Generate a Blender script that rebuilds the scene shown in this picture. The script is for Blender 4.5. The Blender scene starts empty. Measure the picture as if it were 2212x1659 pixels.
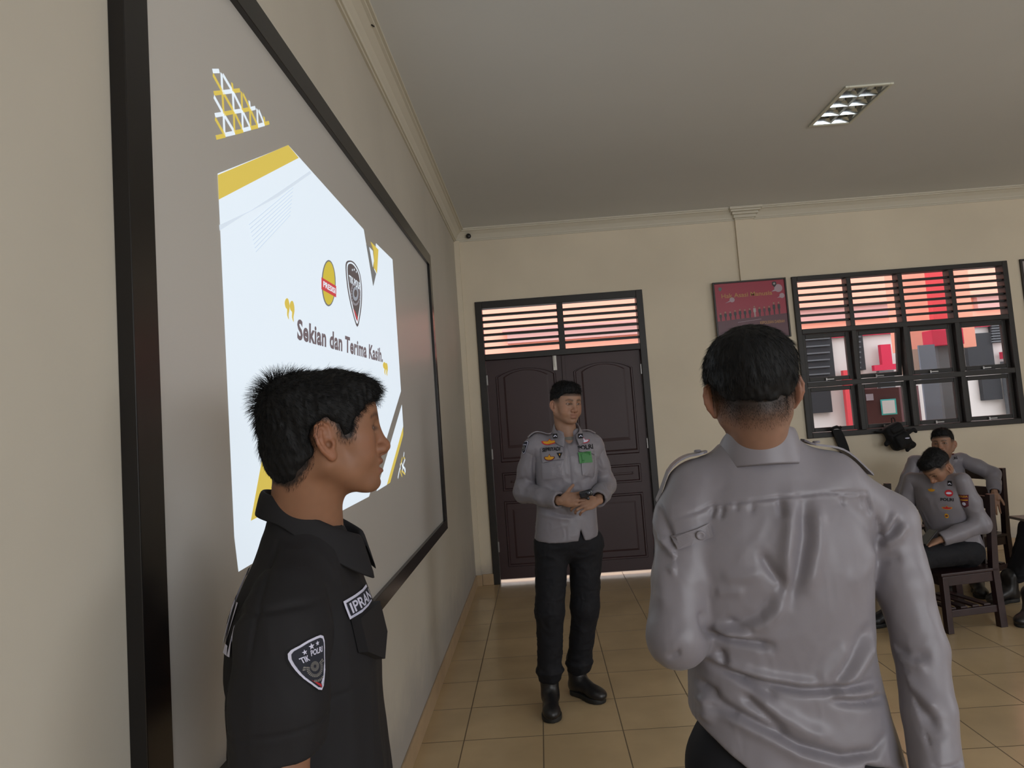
import bpy, bmesh, math, random
import numpy as np
from mathutils import Vector, Matrix
from mathutils.bvhtree import BVHTree
from mathutils.geometry import tessellate_polygon
sc = bpy.context.scene
COL = sc.collection
PI = math.pi
# ------------------------------------------------------------------ camera
W_, H_ = 2212.0, 1659.0
F_ = 1536.9; SX_, SY_ = 21.94, -45.84
YAW, PITCH, ROLL = -0.018209, 0.074517, -0.07288
CAM = np.array([0.722, 0.0, 1.603])
_f = np.array([math.sin(YAW)*math.cos(PITCH), math.cos(YAW)*math.cos(PITCH), math.sin(PITCH)])
_r = np.array([math.cos(YAW), -math.sin(YAW), 0.0]); _u = np.cross(_r, _f)
_r, _u = math.cos(ROLL)*_r + math.sin(ROLL)*_u, -math.sin(ROLL)*_r + math.cos(ROLL)*_u
cam_data = bpy.data.cameras.new('camera'); cam = bpy.data.objects.new('camera', cam_data); COL.objects.link(cam)
cam.matrix_world = Matrix(((_r[0], _u[0], -_f[0], CAM[0]), (_r[1], _u[1], -_f[1], CAM[1]), (_r[2], _u[2], -_f[2], CAM[2]), (0, 0, 0, 1)))
cam_data.sensor_width = 36; cam_data.sensor_fit = 'HORIZONTAL'; cam_data.lens = F_/W_*36
cam_data.shift_x = -SX_/W_; cam_data.shift_y = SY_/W_
cam_data.clip_start = 0.02; cam_data.clip_end = 200
sc.camera = cam
def at(ax, val, x, y):
    """point of the plane  axis = val  seen at a pixel of the photograph"""
    d = _f + _r*((x-W_/2-SX_)/F_) + _u*(-(y-H_/2-SY_)/F_)
    return CAM + d*((val-CAM[ax])/d[ax])
# ------------------------------------------------------------------ view, sky and daylight
sc.view_settings.view_transform = 'Standard'
try: sc.view_settings.look = 'None'
except Exception: pass
sc.view_settings.gamma = 1.0; sc.view_settings.exposure = 0.0; sc.view_settings.use_curve_mapping = False
wd = bpy.data.worlds.new('sky'); sc.world = wd; wd.use_nodes = True
_n = wd.node_tree.nodes; _bg = _n['Background']; _bg.inputs[0].default_value = (0.90, 0.93, 1.0, 1); _bg.inputs[1].default_value = 3.0
def area(name, loc, rot, sx, sy, power, col=(1, 1, 1)):
    l = bpy.data.lights.new(name, 'AREA'); l.shape = 'RECTANGLE'; l.size = sx; l.size_y = sy; l.energy = power; l.color = col
    o = bpy.data.objects.new(name, l); o.location = loc; o.rotation_euler = rot; COL.objects.link(o); return o
# daylight through the windows of the rear wall (behind the camera) and of the right wall
REAR_Y, RIGHT_X = -3.2, 8.6
area('daylight_rear_window', (4.2, REAR_Y-0.02, 1.95), (PI/2-.45, 0, 0), 5.0, 1.5, 125, (0.93, 0.97, 1.0))
area('daylight_right_window', (RIGHT_X+0.02, 0.6, 1.95), (0, PI/2-.35, 0), 1.5, 3.6, 24, (0.95, 0.98, 1.0))
# ------------------------------------------------------------------ helpers
def obj(name, verts, faces, mat=None, parent=None, smooth=False, kind=None):
    me = bpy.data.meshes.new(name); me.from_pydata([tuple(map(float, v)) for v in verts], [], faces); me.update()
    o = bpy.data.objects.new(name, me); COL.objects.link(o)
    if mat is not None:
        if isinstance(mat, (list, tuple)):
            for m in mat: me.materials.append(m)
        else: me.materials.append(mat)
    if smooth: me.polygons.foreach_set('use_smooth', [True]*len(me.polygons))
    if parent is not None:
        o.parent = parent
        o.matrix_parent_inverse = Matrix.Identity(4)
        if parent.matrix_basis != Matrix.Identity(4): o.matrix_parent_inverse = pw(parent).inverted()
    if kind: o['kind'] = kind
    return o
def pw(o):
    m = o.matrix_basis.copy()
    if o.parent is not None: m = pw(o.parent) @ o.matrix_parent_inverse @ m
    return m
def tag(o, label=None, cat=None, group=None, kind=None):
    if label: o['label'] = label
    if cat: o['category'] = cat
    if group: o['group'] = group
    if kind: o['kind'] = kind
    return o
def thing(name, label, cat, loc=(0, 0, 0), group=None):
    o = bpy.data.objects.new(name, None); COL.objects.link(o); o.location = loc; o.empty_display_size = 0.1
    return tag(o, label, cat, group)
class MB:
    def __init__(s): s.v = []; s.f = []
    def add(s, v, f):
        n = len(s.v); s.v += [tuple(map(float, q)) for q in v]; s.f += [tuple(n+i for i in q) for q in f]; return s
    def box(s, a, b, M=None, bev=0.0):
        x0, y0, z0 = [min(a[i], b[i]) for i in range(3)]; x1, y1, z1 = [max(a[i], b[i]) for i in range(3)]
        if bev > 0:
            c = min(bev, (x1-x0)/2.01, (y1-y0)/2.01, (z1-z0)/2.01); bm = bmesh.new()
            bmesh.ops.create_cube(bm, size=1)
            for q in bm.verts: q.co = Vector(((x0+x1)/2+q.co.x*(x1-x0), (y0+y1)/2+q.co.y*(y1-y0), (z0+z1)/2+q.co.z*(z1-z0)))
            bmesh.ops.bevel(bm, geom=bm.edges[:], offset=c, segments=2, affect='EDGES', profile=0.5)
            bm.verts.index_update(); v = [tuple(q.co) for q in bm.verts]; f = [tuple(q.index for q in w.verts) for w in bm.faces]; bm.free()
        else:
            v = [(x0, y0, z0), (x1, y0, z0), (x1, y1, z0), (x0, y1, z0), (x0, y0, z1), (x1, y0, z1), (x1, y1, z1), (x0, y1, z1)]
            f = [(0, 3, 2, 1), (4, 5, 6, 7), (0, 1, 5, 4), (1, 2, 6, 5), (2, 3, 7, 6), (3, 0, 4, 7)]
        if M is not None: v = [tuple(M @ Vector(q)) for q in v]
        return s.add(v, f)
    def prism(s, poly, d, M=None):
        """poly: closed 3D outline, d: extrusion vector"""
        n = len(poly); P = [np.array(q, float) for q in poly]; d = np.array(d, float)
        v = P + [q+d for q in P]
        tri = tessellate_polygon([[Vector(q) for q in P]])
        f = [tuple(t) for t in tri] + [tuple(n+i for i in reversed(t)) for t in tri] + [(i, i+n, (i+1) % n+n, (i+1) % n) for i in range(n)]
        if M is not None: v = [tuple(M @ Vector(q)) for q in v]
        return s.add(v, f)
    def tube(s, pts, rad, n=8, cap=True):
        pts = [np.array(q, float) for q in pts]; m = len(pts)
        rad = [rad]*m if np.isscalar(rad) else rad
        v = []; f = []; up = None
        for i, q in enumerate(pts):
            t = pts[min(i+1, m-1)]-pts[max(i-1, 0)]; t = t/(np.linalg.norm(t)+1e-12)
            if up is None: up = np.array([0, 0, 1.0]) if abs(t[2]) < .9 else np.array([1.0, 0, 0])
            a = np.cross(t, up); a /= np.linalg.norm(a)+1e-12; b = np.cross(a, t); up = b
            for k in range(n):
                w = 2*PI*k/n; v.append(q+(a*math.cos(w)+b*math.sin(w))*rad[i])
        for i in range(m-1):
            for k in range(n): f.append((i*n+k, i*n+(k+1) % n, (i+1)*n+(k+1) % n, (i+1)*n+k))
        if cap: f += [tuple(range(n-1, -1, -1)), tuple((m-1)*n+k for k in range(n))]
        return s.add(v, f)
    def lathe(s, prof, c=(0, 0, 0), n=24, M=None):
        v = []; f = []; m = len(prof)
        for (r, z) in prof:
            for k in range(n): v.append((c[0]+r*math.cos(2*PI*k/n), c[1]+r*math.sin(2*PI*k/n), c[2]+z))
        for i in range(m-1):
            for k in range(n): f.append((i*n+k, i*n+(k+1) % n, (i+1)*n+(k+1) % n, (i+1)*n+k))
        f += [tuple(range(n-1, -1, -1)), tuple((m-1)*n+k for k in range(n))]
        if M is not None: v = [tuple(M @ Vector(q)) for q in v]
        return s.add(v, f)
    def build(s, name, mat, parent=None, smooth=False, kind=None): return obj(name, s.v, s.f, mat, parent, smooth, kind)
# ------------------------------------------------------------------ materials
def lin(c): return tuple(((x/255.)/12.92 if x/255. <= .04045 else ((x/255.+.055)/1.055)**2.4) for x in c)
def mat(name, col, rough=0.6, metal=0.0, emit=None, es=1.0, noise=None, bump=None, spec=0.5, attr=False, sheen=0.0, trans=0.0, sss=0.0, coat=0.0):
    """col is linear; noise=(scale, amount[, second colour]); bump=(scale, strength[, distance])"""
    m = bpy.data.materials.new(name); m.use_nodes = True; nt = m.node_tree; b = nt.nodes['Principled BSDF']
    b.inputs['Base Color'].default_value = (*col, 1); b.inputs['Roughness'].default_value = rough; b.inputs['Metallic'].default_value = metal
    b.inputs['Specular IOR Level'].default_value = spec
    if sheen: b.inputs['Sheen Weight'].default_value = sheen; b.inputs['Sheen Roughness'].default_value = 0.5
    if coat: b.inputs['Coat Weight'].default_value = coat; b.inputs['Coat Roughness'].default_value = 0.25
    if trans: b.inputs['Transmission Weight'].default_value = trans
    if sss:
        b.inputs['Subsurface Weight'].default_value = sss; b.inputs['Subsurface Radius'].default_value = (1.0, 0.35, 0.2); b.inputs['Subsurface Scale'].default_value = 0.006
    if emit is not None:
        b.inputs['Emission Color'].default_value = (*emit, 1); b.inputs['Emission Strength'].default_value = es
    L = nt.links.new; src = None
    if attr:
        a = nt.nodes.new('ShaderNodeVertexColor'); a.layer_name = 'Col'; src = a.outputs['Color']
    tc = None
    if noise or bump: tc = nt.nodes.new('ShaderNodeTexCoord')
    if noise:
        t = nt.nodes.new('ShaderNodeTexNoise'); t.inputs['Scale'].default_value = noise[0]; t.inputs['Detail'].default_value = 5; L(tc.outputs['Object'], t.inputs['Vector'])
        r = nt.nodes.new('ShaderNodeMapRange'); r.inputs[1].default_value = .3; r.inputs[2].default_value = .7; L(t.outputs['Fac'], r.inputs[0])
        mx = nt.nodes.new('ShaderNodeMix'); mx.data_type = 'RGBA'
        c2 = noise[2] if len(noise) > 2 else tuple(x*(1-noise[1]) for x in col)
        if src is not None:
            mx.blend_type = 'MULTIPLY'; mx.inputs[0].default_value = 1.0
            mr = nt.nodes.new('ShaderNodeMapRange'); mr.inputs[3].default_value = 1-noise[1]; mr.inputs[4].default_value = 1.0; L(r.outputs[0], mr.inputs[0])
            L(src, mx.inputs[6]); L(mr.outputs[0], mx.inputs[7])
        else:
            L(r.outputs[0], mx.inputs[0]); mx.inputs[6].default_value = (*col, 1); mx.inputs[7].default_value = (*c2, 1)
        src = mx.outputs[2]
    if src is not None: L(src, b.inputs['Base Color'])
    if bump:
        t = nt.nodes.new('ShaderNodeTexNoise'); t.inputs['Scale'].default_value = bump[0]; t.inputs['Detail'].default_value = 4; L(tc.outputs['Object'], t.inputs['Vector'])
        bp = nt.nodes.new('ShaderNodeBump'); bp.inputs['Strength'].default_value = bump[1]; bp.inputs['Distance'].default_value = bump[2] if len(bump) > 2 else 0.002
        L(t.outputs['Fac'], bp.inputs['Height']); L(bp.outputs['Normal'], b.inputs['Normal'])
    return m
def text_mesh(s, size=1.0, bold=0.0, extrude=0.0, align='CENTER', shear=0.0, spacing=1.0, res=3):
    """returns verts (n,3) in the XY plane and faces of a text"""
    cu = bpy.data.curves.new('t', 'FONT'); cu.body = s; cu.size = size; cu.offset = bold; cu.extrude = extrude; cu.align_x = align; cu.align_y = 'CENTER'
    cu.shear = shear; cu.space_character = spacing; cu.resolution_u = res
    o = bpy.data.objects.new('t', cu); COL.objects.link(o)
    dg = bpy.context.evaluated_depsgraph_get(); dg.update(); me = o.evaluated_get(dg).to_mesh()
    v = np.array([tuple(q.co) for q in me.vertices]).reshape(-1, 3); f = [tuple(p.vertices) for p in me.polygons]
    o.evaluated_get(dg).to_mesh_clear(); bpy.data.objects.remove(o); bpy.data.curves.remove(cu)
    return v, f
def fit_text(s, x0, y0, x1, y1, **k):
    """text squeezed into a rectangle"""
    v, f = text_mesh(s, **k); a = v[:, :2].min(0); b = v[:, :2].max(0)
    v = v.copy(); v[:, 0] = x0+(v[:, 0]-a[0])/(b[0]-a[0])*(x1-x0); v[:, 1] = y0+(v[:, 1]-a[1])/(b[1]-a[1])*(y1-y0); v[:, 2] = 0
    return v, f
def split_words(V, F, n, ax=0):
    """cut a line of lettering at its n-1 widest gaps: one mesh per word"""
    V = np.array(V, float); iv = sorted((min(V[list(f), ax]), max(V[list(f), ax])) for f in F); mg = [list(iv[0])]
    for a, b in iv[1:]:
        if a <= mg[-1][1]+1e-6: mg[-1][1] = max(mg[-1][1], b)
        else: mg.append([a, b])
    gaps = sorted(range(len(mg)-1), key=lambda i: mg[i][1]-mg[i+1][0])[:n-1]; cuts = sorted((mg[i][1]+mg[i+1][0])/2 for i in gaps); out = []
    for lo, hi in zip([-1e9]+cuts, cuts+[1e9]):
        fs = [f for f in F if lo < V[list(f), ax].mean() < hi]; ids = sorted({i for f in fs for i in f}); mp = {i: k for k, i in enumerate(ids)}
        out.append(([V[i] for i in ids], [tuple(mp[i] for i in f) for f in fs]))
    return out
# ------------------------------------------------------------------ the room
D = 7.0234; CEIL = 3.5; WT = 0.16
M = {}
def wall_mat(name, base, stain, stain_h, dirt=True):
    m = mat(name, base, 0.75, noise=(1.3, .10), bump=(60, .12, .002), spec=.3); nt = m.node_tree; N = nt.nodes; L = nt.links.new
    b = N['Principled BSDF']; src = b.inputs['Base Color'].links[0].from_socket
    tc = N.new('ShaderNodeTexCoord'); sp = N.new('ShaderNodeSeparateXYZ'); L(tc.outputs['Object'], sp.inputs[0])
    t = N.new('ShaderNodeTexNoise'); t.inputs['Scale'].default_value = 3.2; t.inputs['Detail'].default_value = 7; t.inputs['Roughness'].default_value = .65; L(tc.outputs['Object'], t.inputs[0])
    # damp and dirt climbing up from the skirting: (h - z)/h + noise
    a = N.new('ShaderNodeMapRange'); a.inputs[1].default_value = 0.1; a.inputs[2].default_value = stain_h; a.inputs[3].default_value = .62; a.inputs[4].default_value = -.35; L(sp.outputs[2], a.inputs[0])
    ad = N.new('ShaderNodeMath'); ad.operation = 'ADD'; L(a.outputs[0], ad.inputs[0]); L(t.outputs['Fac'], ad.inputs[1])
    r = N.new('ShaderNodeMapRange'); r.inputs[1].default_value = .55; r.inputs[2].default_value = 1.05; r.inputs[4].default_value = .8; L(ad.outputs[0], r.inputs[0])
    mx = N.new('ShaderNodeMix'); mx.data_type = 'RGBA'; L(r.outputs[0], mx.inputs[0]); L(src, mx.inputs[6]); mx.inputs[7].default_value = (*stain, 1)
    L(mx.outputs[2], b.inputs['Base Color']); return m
CREAM = (0.66, 0.57, 0.42)
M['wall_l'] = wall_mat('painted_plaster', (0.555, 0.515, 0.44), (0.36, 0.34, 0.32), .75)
M['wall_b'] = wall_mat('painted_plaster_cream', (0.76, 0.675, 0.53), (0.40, 0.36, 0.32), .45)
M['ceil'] = mat('ceiling_paint', (0.69, 0.70, 0.69), .85, noise=(.8, .05), spec=.2)
M['cornice'] = mat('cornice_paint', (0.62, 0.58, 0.48), .6)
M['skirt'] = mat('skirting_tile', (0.50, 0.36, 0.22), .35, noise=(7, .18))
M['dark'] = mat('dark_paint', (0.016, 0.013, 0.011), .5, noise=(9, .4))
M['doorbrown'] = mat('maroon_gloss_paint', (0.040, 0.0175, 0.020), .5, noise=(3, .15))
M['bolt'] = mat('white_metal', (0.75, 0.73, 0.68), .4)
M['hinge'] = mat('hinge_metal', (0.35, 0.34, 0.33), .4, metal=.8)
# floor tiles
m = mat('floor_tile', (0.36, 0.27, 0.155), .22, spec=.5); nt = m.node_tree; N = nt.nodes; L = nt.links.new; b = N['Principled BSDF']
tc = N.new('ShaderNodeTexCoord'); mp = N.new('ShaderNodeMapping'); mp.inputs['Location'].default_value = (0.2248, 3.7009, 0); mp.vector_type = 'TEXTURE'; L(tc.outputs['Object'], mp.inputs[0])
br = N.new('ShaderNodeTexBrick'); br.offset = 0; br.squash = 1; br.inputs['Scale'].default_value = 1.0; br.inputs['Mortar Size'].default_value = .0035; br.inputs['Mortar Smooth'].default_value = .3
br.inputs['Brick Width'].default_value = .4; br.inputs['Row Height'].default_value = .4; br.inputs['Bias'].default_value = 0
br.inputs['Color1'].default_value = (0.58, 0.43, 0.25, 1); br.inputs['Color2'].default_value = (0.53, 0.395, 0.23, 1); br.inputs['Mortar'].default_value = (0.17, 0.12, 0.07, 1)
L(mp.outputs[0], br.inputs[0])
t = N.new('ShaderNodeTexNoise'); t.inputs['Scale'].default_value = 2.2; t.inputs['Detail'].default_value = 8; L(tc.outputs['Object'], t.inputs[0])
r = N.new('ShaderNodeMapRange'); r.inputs[1].default_value = .35; r.inputs[2].default_value = .7; r.inputs[3].default_value = .86; r.inputs[4].default_value = 1.06; L(t.outputs[0], r.inputs[0])
mx = N.new('ShaderNodeMix'); mx.data_type = 'RGBA'; mx.blend_type = 'MULTIPLY'; mx.inputs[0].default_value = 1; L(br.outputs[0], mx.inputs[6]); L(r.outputs[0], mx.inputs[7]); L(mx.outputs[2], b.inputs[0])
r2 = N.new('ShaderNodeMapRange'); r2.inputs[3].default_value = .2; r2.inputs[4].default_value = .6; L(br.outputs['Fac'], r2.inputs[0]); L(r2.outputs[0], b.inputs['Roughness'])
bp = N.new('ShaderNodeBump'); bp.invert = True; bp.inputs['Strength'].default_value = .5; bp.inputs['Distance'].default_value = .002; L(br.outputs['Fac'], bp.inputs['Height']); L(bp.outputs[0], b.inputs['Normal'])
M['floor'] = m
XR, YR = RIGHT_X, REAR_Y
MB().box((-WT, YR-WT, -.1), (XR+WT, D+WT, 0)).build('floor', M['floor'], kind='structure')
LX0, LX1, LY0, LY1 = 2.775, 3.075, 4.335, 4.95
w = MB().box((-WT, YR-WT, CEIL), (LX0+.01, D+WT, CEIL+.1)).box((LX1-.01, YR-WT, CEIL), (XR+WT, D+WT, CEIL+.1)).box((LX0+.01, YR-WT, CEIL), (LX1-.01, LY0+.01, CEIL+.1)).box((LX0+.01, LY1-.01, CEIL), (LX1-.01, D+WT, CEIL+.1))
w.build('ceiling', M['ceil'], kind='structure')
MB().box((-WT, YR-WT, 0), (0, D+WT, CEIL)).build('wall_left', M['wall_l'], kind='structure')
# far wall with door and window openings
DX0, DX1, DZ = 0.165, 1.832, 2.765
WX0, WX1, WZ0, WZ1 = 3.305, 5.410, 1.182, 2.775
w = MB()
w.box((0, D, 0), (DX0, D+WT, CEIL)).box((DX1, D, 0), (WX0, D+WT, CEIL)).box((WX1, D, 0), (XR, D+WT, CEIL))
w.box((DX0, D, DZ), (DX1, D+WT, CEIL)).box((WX0, D, WZ1), (WX1, D+WT, CEIL)).box((WX0, D, 0), (WX1, D+WT, WZ0))
w.build('wall_far', M['wall_b'], kind='structure')
# rear and right walls with their window openings (the daylight comes in there)
def holed(name, ax, p, a0, a1, holes):
    w = MB(); xs = sorted(holes); cur = a0
    def bx(u0, u1, z0, z1):
        if u1-u0 < 1e-4: return
        if ax == 1: w.box((u0, p-WT, z0), (u1, p, z1))
        else: w.box((p, u0, z0), (p+WT, u1, z1))
    for (h0, h1, z0, z1) in xs:
        bx(cur, h0, 0, CEIL); bx(h0, h1, 0, z0); bx(h0, h1, z1, CEIL); cur = h1
    bx(cur, a1, 0, CEIL); w.build(name, M['wall_b'], kind='structure')
holed('wall_rear', 1, YR, 0, XR, [(1.7, 6.7, 1.2, 2.7)])
holed('wall_right', 0, XR, YR, D, [(-1.2, 2.4, 1.2, 2.7)])
# little square pipe casing in the corner, shallow pilaster with its capital
MB().box((0, D-.035, .1), (.05, D, 3.39)).build('trim_1', M['wall_b'], kind='structure')
MB().box((2.808, D-.028, .1), (2.99, D, 3.39)).build('trim_2', M['wall_b'], kind='structure')
# cornice
prof = [(0, .115), (.012, .115), (.012, .10), (.022, .10), (.026, .085), (.045, .055), (.075, .03), (.09, .026), (.09, .014), (.105, .014), (.105, 0), (0, 0)]
w = MB(); w.prism([(a, YR, CEIL-c) for a, c in prof], (0, D-YR, 0)); w.build('trim_3', M['cornice'], kind='structure')
w = MB(); w.prism([(0, D-a, CEIL-c) for a, c in prof], (XR, 0, 0)); w.build('trim_4', M['cornice'], kind='structure')
# the cornice steps round the pilaster and flares out
w = MB(); k = [(2.79, .03), (3.005, .03)]
for z0, z1, e in ((3.385, 3.40, .0), (3.40, 3.43, .012), (3.43, 3.455, .03), (3.455, 3.475, .05), (3.475, 3.5, .062)):
    w.box((2.80-e, D-.045-e*1.3, z0), (2.998+e, D, z1), bev=.004)
w.build('trim_5', M['cornice'], kind='structure')
# skirting tiles
MB().box((0, YR, 0), (.012, D, .105), bev=.003).build('baseboard_left', M['skirt'], kind='structure')
w = MB(); w.box((0, D-.047, 0), (.06, D-.035, .105), bev=.003).box((.06, D-.02, 0), (DX0+.005, D, .105), bev=.003)
for a, c in ((DX1, 2.79), (3.0, 8.5)): w.box((a, D-.014, 0), (c, D, .105), bev=.003)
w.box((2.795, D-.042, 0), (3.003, D-.03, .105), bev=.003); w.build('baseboard_far', M['skirt'], kind='structure')
# ------------------------------------------------------------------ door
door = thing('door_1', None, None); door['kind'] = 'structure'
fr = MB(); FW = .065; y0, y1 = D-.02, D+.10
fr.box((DX0, y0, 0), (DX0+FW, y1, DZ), bev=.004).box((DX1-FW, y0, 0), (DX1, y1, DZ), bev=.004).box((DX0+FW, y0+.001, DZ-.07), (DX1-FW, y1, DZ), bev=.004)
fr.box((DX0+FW, y0+.001, 2.175), (DX1-FW, y1, 2.235), bev=.004)
fr.box((.975, y0+.004, 2.23), (1.035, y1-.01, DZ-.06), bev=.003)
fr.build('door_frame', M['dark'], door)
for s, (a, c) in enumerate(((DX0+FW, .975), (1.035, DX1-FW))):
    lv = MB(); n = 7; z0, z1 = 2.235, DZ-.07; st = (z1-z0)/n
    for i in range(1, n):
        z = z0+i*st; Mx = Matrix.Translation((0, D+.04, z)) @ Matrix.Rotation(math.radians(2), 4, 'X')
        lv.box((a, -.036, -.0115), (c, .036, .0115), Mx, bev=.003)
    lv.build('louvre', M['dark'], door)
def arch_panel(x0, x1, z0, z1, arch):
    """outline of a panel (arched top if arch)"""
    P = [(x0, z0), (x1, z0)]
    if arch:
        w = x1-x0; n = 16
        for i in range(n+1):
            t = i/n; P.append((x1-t*w, z1-arch+arch*math.sin(PI*(.08+.84*t))**.55*1.0))
    else: P += [(x1, z1), (x0, z1)]
    return P
def inset(P, d):
    c = np.array(P).mean(0); w = np.ptp(np.array(P), 0); return [tuple(c+(np.array(q)-c)*(1-2*d/w)) for q in P]
def raised(w, P, y, mould=.03, dep=.012):
    """moulding ring round a sunk panel with a raised field"""
    n = len(P)
    R = [(P, y), (inset(P, .006), y-dep), (inset(P, mould*.6), y-dep), (inset(P, mould), y+.004), (inset(P, mould+.035), y+.004), (inset(P, mould+.065), y-.006)]
    v = []; f = []
    for Q, yy in R: v += [(a, yy, c) for a, c in Q]
    for k in range(len(R)-1):
        for i in range(n): f.append((k*n+i, k*n+(i+1) % n, (k+1)*n+(i+1) % n, (k+1)*n+i))
    f.append(tuple((len(R)-1)*n+i for i in range(n))); w.add(v, f)
def leaf(x0, x1):
    w = MB(); w.box((x0, D+.03, .035), (x1, D+.07, 2.175), bev=.003)
    m_ = .085; a, c = x0+m_, x1-m_
    raised(w, arch_panel(a, c, 1.16, 2.08, .14), D+.03); raised(w, arch_panel(a, c, .88, 1.06, 0), D+.03)
    raised(w, arch_panel(a, c, .15, .78, 0), D+.03)
    return w
XM = 1.005
l1 = leaf(DX0+FW+.003, XM-.002).build('door_leaf', M['doorbrown'], door)
l2 = leaf(XM+.002, DX1-FW-.003).build('door_leaf', M['doorbrown'], door)
MB().box((XM-.022, D+.018, .04), (XM+.012, D+.032, 2.17), bev=.003).build('meeting_strip', M['doorbrown'], door)
q = at(1, D, 1199, 790); bo = MB(); bo.box((q[0]-.018, D+.008, 2.03), (q[0]+.018, D+.02, 2.19), bev=.002).box((q[0]-.008, D-.004, 2.06), (q[0]+.008, D+.01, 2.20), bev=.003).box((q[0]-.006, D-.012, 2.08), (q[0]+.010, D+.0, 2.10), bev=.002)
tag(bo.build('door_bolt', M['bolt'], door), 'white metal bolt at the top of the meeting stile')
for z in (.35, 1.25, 1.98):
    for xx in (DX0+FW, DX1-FW): MB().box((xx-.012, D+.01, z-.05), (xx+.012, D+.032, z+.05), bev=.002).build('hinge', M['hinge'], door)
# ------------------------------------------------------------------ window with louvres above eight panes
win = thing('window_1', None, None); win['kind'] = 'structure'
fr = MB(); y0, y1 = D-.03, D+.09; fw = .05; TZ = 2.225; BZ = 1.70
fr.box((WX0, y0, WZ0), (WX0+fw, y1, WZ1), bev=.004).box((WX1-fw, y0, WZ0), (WX1, y1, WZ1), bev=.004)
fr.box((WX0+fw, y0+.001, WZ1-.045), (WX1-fw, y1, WZ1), bev=.004).box((WX0+fw, y0+.001, WZ0), (WX1-fw, y1, WZ0+.05), bev=.004).box((WX0+fw, y0+.001, TZ-.025), (WX1-fw, y1, TZ+.025), bev=.004)
fr.box((WX0+fw, y0+.002, BZ-.025), (WX1-fw, y1-.01, BZ+.025), bev=.004)
cols = [WX0+fw+(WX1-WX0-2*fw)*i/4 for i in range(5)]
for c in cols[1:4]: fr.box((c-.022, y0+.003, WZ0+.05), (c+.022, y1-.005, WZ1-.045), bev=.004)
fr.build('window_frame', M['dark'], win)
for i in range(4):
    a = cols[i]+(.022 if i else 0); c = cols[i+1]-(.022 if i < 3 else 0); lv = MB(); n = 7; z0, z1 = TZ+.025, WZ1-.045
    for k in range(1, n):
        z = z0+k*(z1-z0)/n; lv.box((a, -.034, -.0105), (c, .034, .0105), Matrix.Translation((0, D+.03, z)) @ Matrix.Rotation(math.radians(2), 4, 'X'), bev=.003)
    lv.build('louvre', M['dark'], win)
M['glass'] = mat('window_glass', (.80, .81, .82), .02, trans=1.0, spec=.5); M['glass'].node_tree.nodes['Principled BSDF'].inputs['IOR'].default_value = 1.08
for i in range(4):
    for (z0, z1) in ((WZ0+.05, BZ-.025), (BZ+.025, TZ-.025)):
        a = cols[i]+(.022 if i else 0); c = cols[i+1]-(.022 if i < 3 else 0); s = .045
        tilt = math.radians(7 if (i, z0 > 1.5) in ((1, True),) else 0)
        Mx = Matrix.Translation((0, D+.045, z1)) @ Matrix.Rotation(tilt, 4, 'X') @ Matrix.Translation((0, -D-.045, -z1))
        g = MB(); yy0, yy1 = D+.025, D+.065
        g.box((a+.004, yy0, z0+.004), (a+s, yy1, z1-.004), Mx, bev=.004).box((c-s, yy0, z0+.004), (c-.004, yy1, z1-.004), Mx, bev=.004)
        g.box((a+s, yy0+.001, z0+.004), (c-s, yy1, z0+s), Mx, bev=.004).box((a+s, yy0+.001, z1-s), (c-s, yy1, z1-.004), Mx, bev=.004)
        sash = g.build('sash', M['dark'], win)
        MB().box((a+s-.003, D+.042, z0+s-.003), (c-s+.003, D+.046, z1-s+.003), Mx).build('pane', M['glass'], sash)
        MB().box(((a+c)/2-.04, yy0-.012, z0+.012), ((a+c)/2+.04, yy0, z0+.024), Mx, bev=.002).box(((a+c)/2-.045, yy0-.02, z0+.006), ((a+c)/2-.03, yy0, z0+.032), Mx, bev=.002).build('latch', M['hinge'], sash)
# ------------------------------------------------------------------ ceiling lamp
LX0, LX1, LY0, LY1 = 2.775, 3.075, 4.335, 4.95
lamp = thing('ceiling_light', 'recessed ceiling light with mirror louvre grid, switched off', 'ceiling light', ((LX0+LX1)/2, (LY0+LY1)/2, CEIL))
M['lampw'] = mat('white_enamel', (.66, .66, .56), .4); M['mirror'] = mat('polished_reflector', (.62, .66, .68), .12, metal=1.0)
M['tube'] = mat('lamp_tube_glass', (.8, .8, .8), .2)
w = MB(); t_ = .022; zz = CEIL-.012
w.box((LX0, LY0, zz), (LX0+t_, LY1, CEIL-.0005), bev=.003).box((LX1-t_, LY0, zz), (LX1, LY1, CEIL-.0005), bev=.003).box((LX0+t_, LY0, zz), (LX1-t_, LY0+t_, CEIL-.0005), bev=.003).box((LX0+t_, LY1-t_, zz), (LX1-t_, LY1, CEIL-.0005), bev=.003)
w.build('rim', M['lampw'], lamp)
a0, a1, b0, b1 = LX0+.012, LX1-.012, LY0+.012, LY1-.012; ht = CEIL+.085
w = MB()
w.box((a0, b0, ht), (a1, b1, ht+.004)).box((a0, b0, CEIL), (a0+.003, b1, ht)).box((a1-.003, b0, CEIL), (a1, b1, ht)).box((a0+.003, b0, CEIL), (a1-.003, b0+.003, ht)).box((a0+.003, b1-.003, CEIL), (a1-.003, b1, ht))
w.build('housing', M['lampw'], lamp)
xm = (LX0+LX1)/2; g0, g1 = LX0+t_, LX1-t_; h0, h1 = LY0+t_, LY1-t_
w = MB()
for (xa, xb) in ((g0, xm), (xm, g1)):        # each tube sits in its own curved reflector trough
    n = 10; P = []
    for i in range(n+1):
        t = i/n; P.append((xa+(xb-xa)*t, CEIL+.002+.062*math.sin(PI*t)**.8))
    v = [(x, y, z) for y in (h0, h1) for x, z in P]; w.add(v, [(i, i+1, i+n+2, i+n+1) for i in range(n)])
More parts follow.
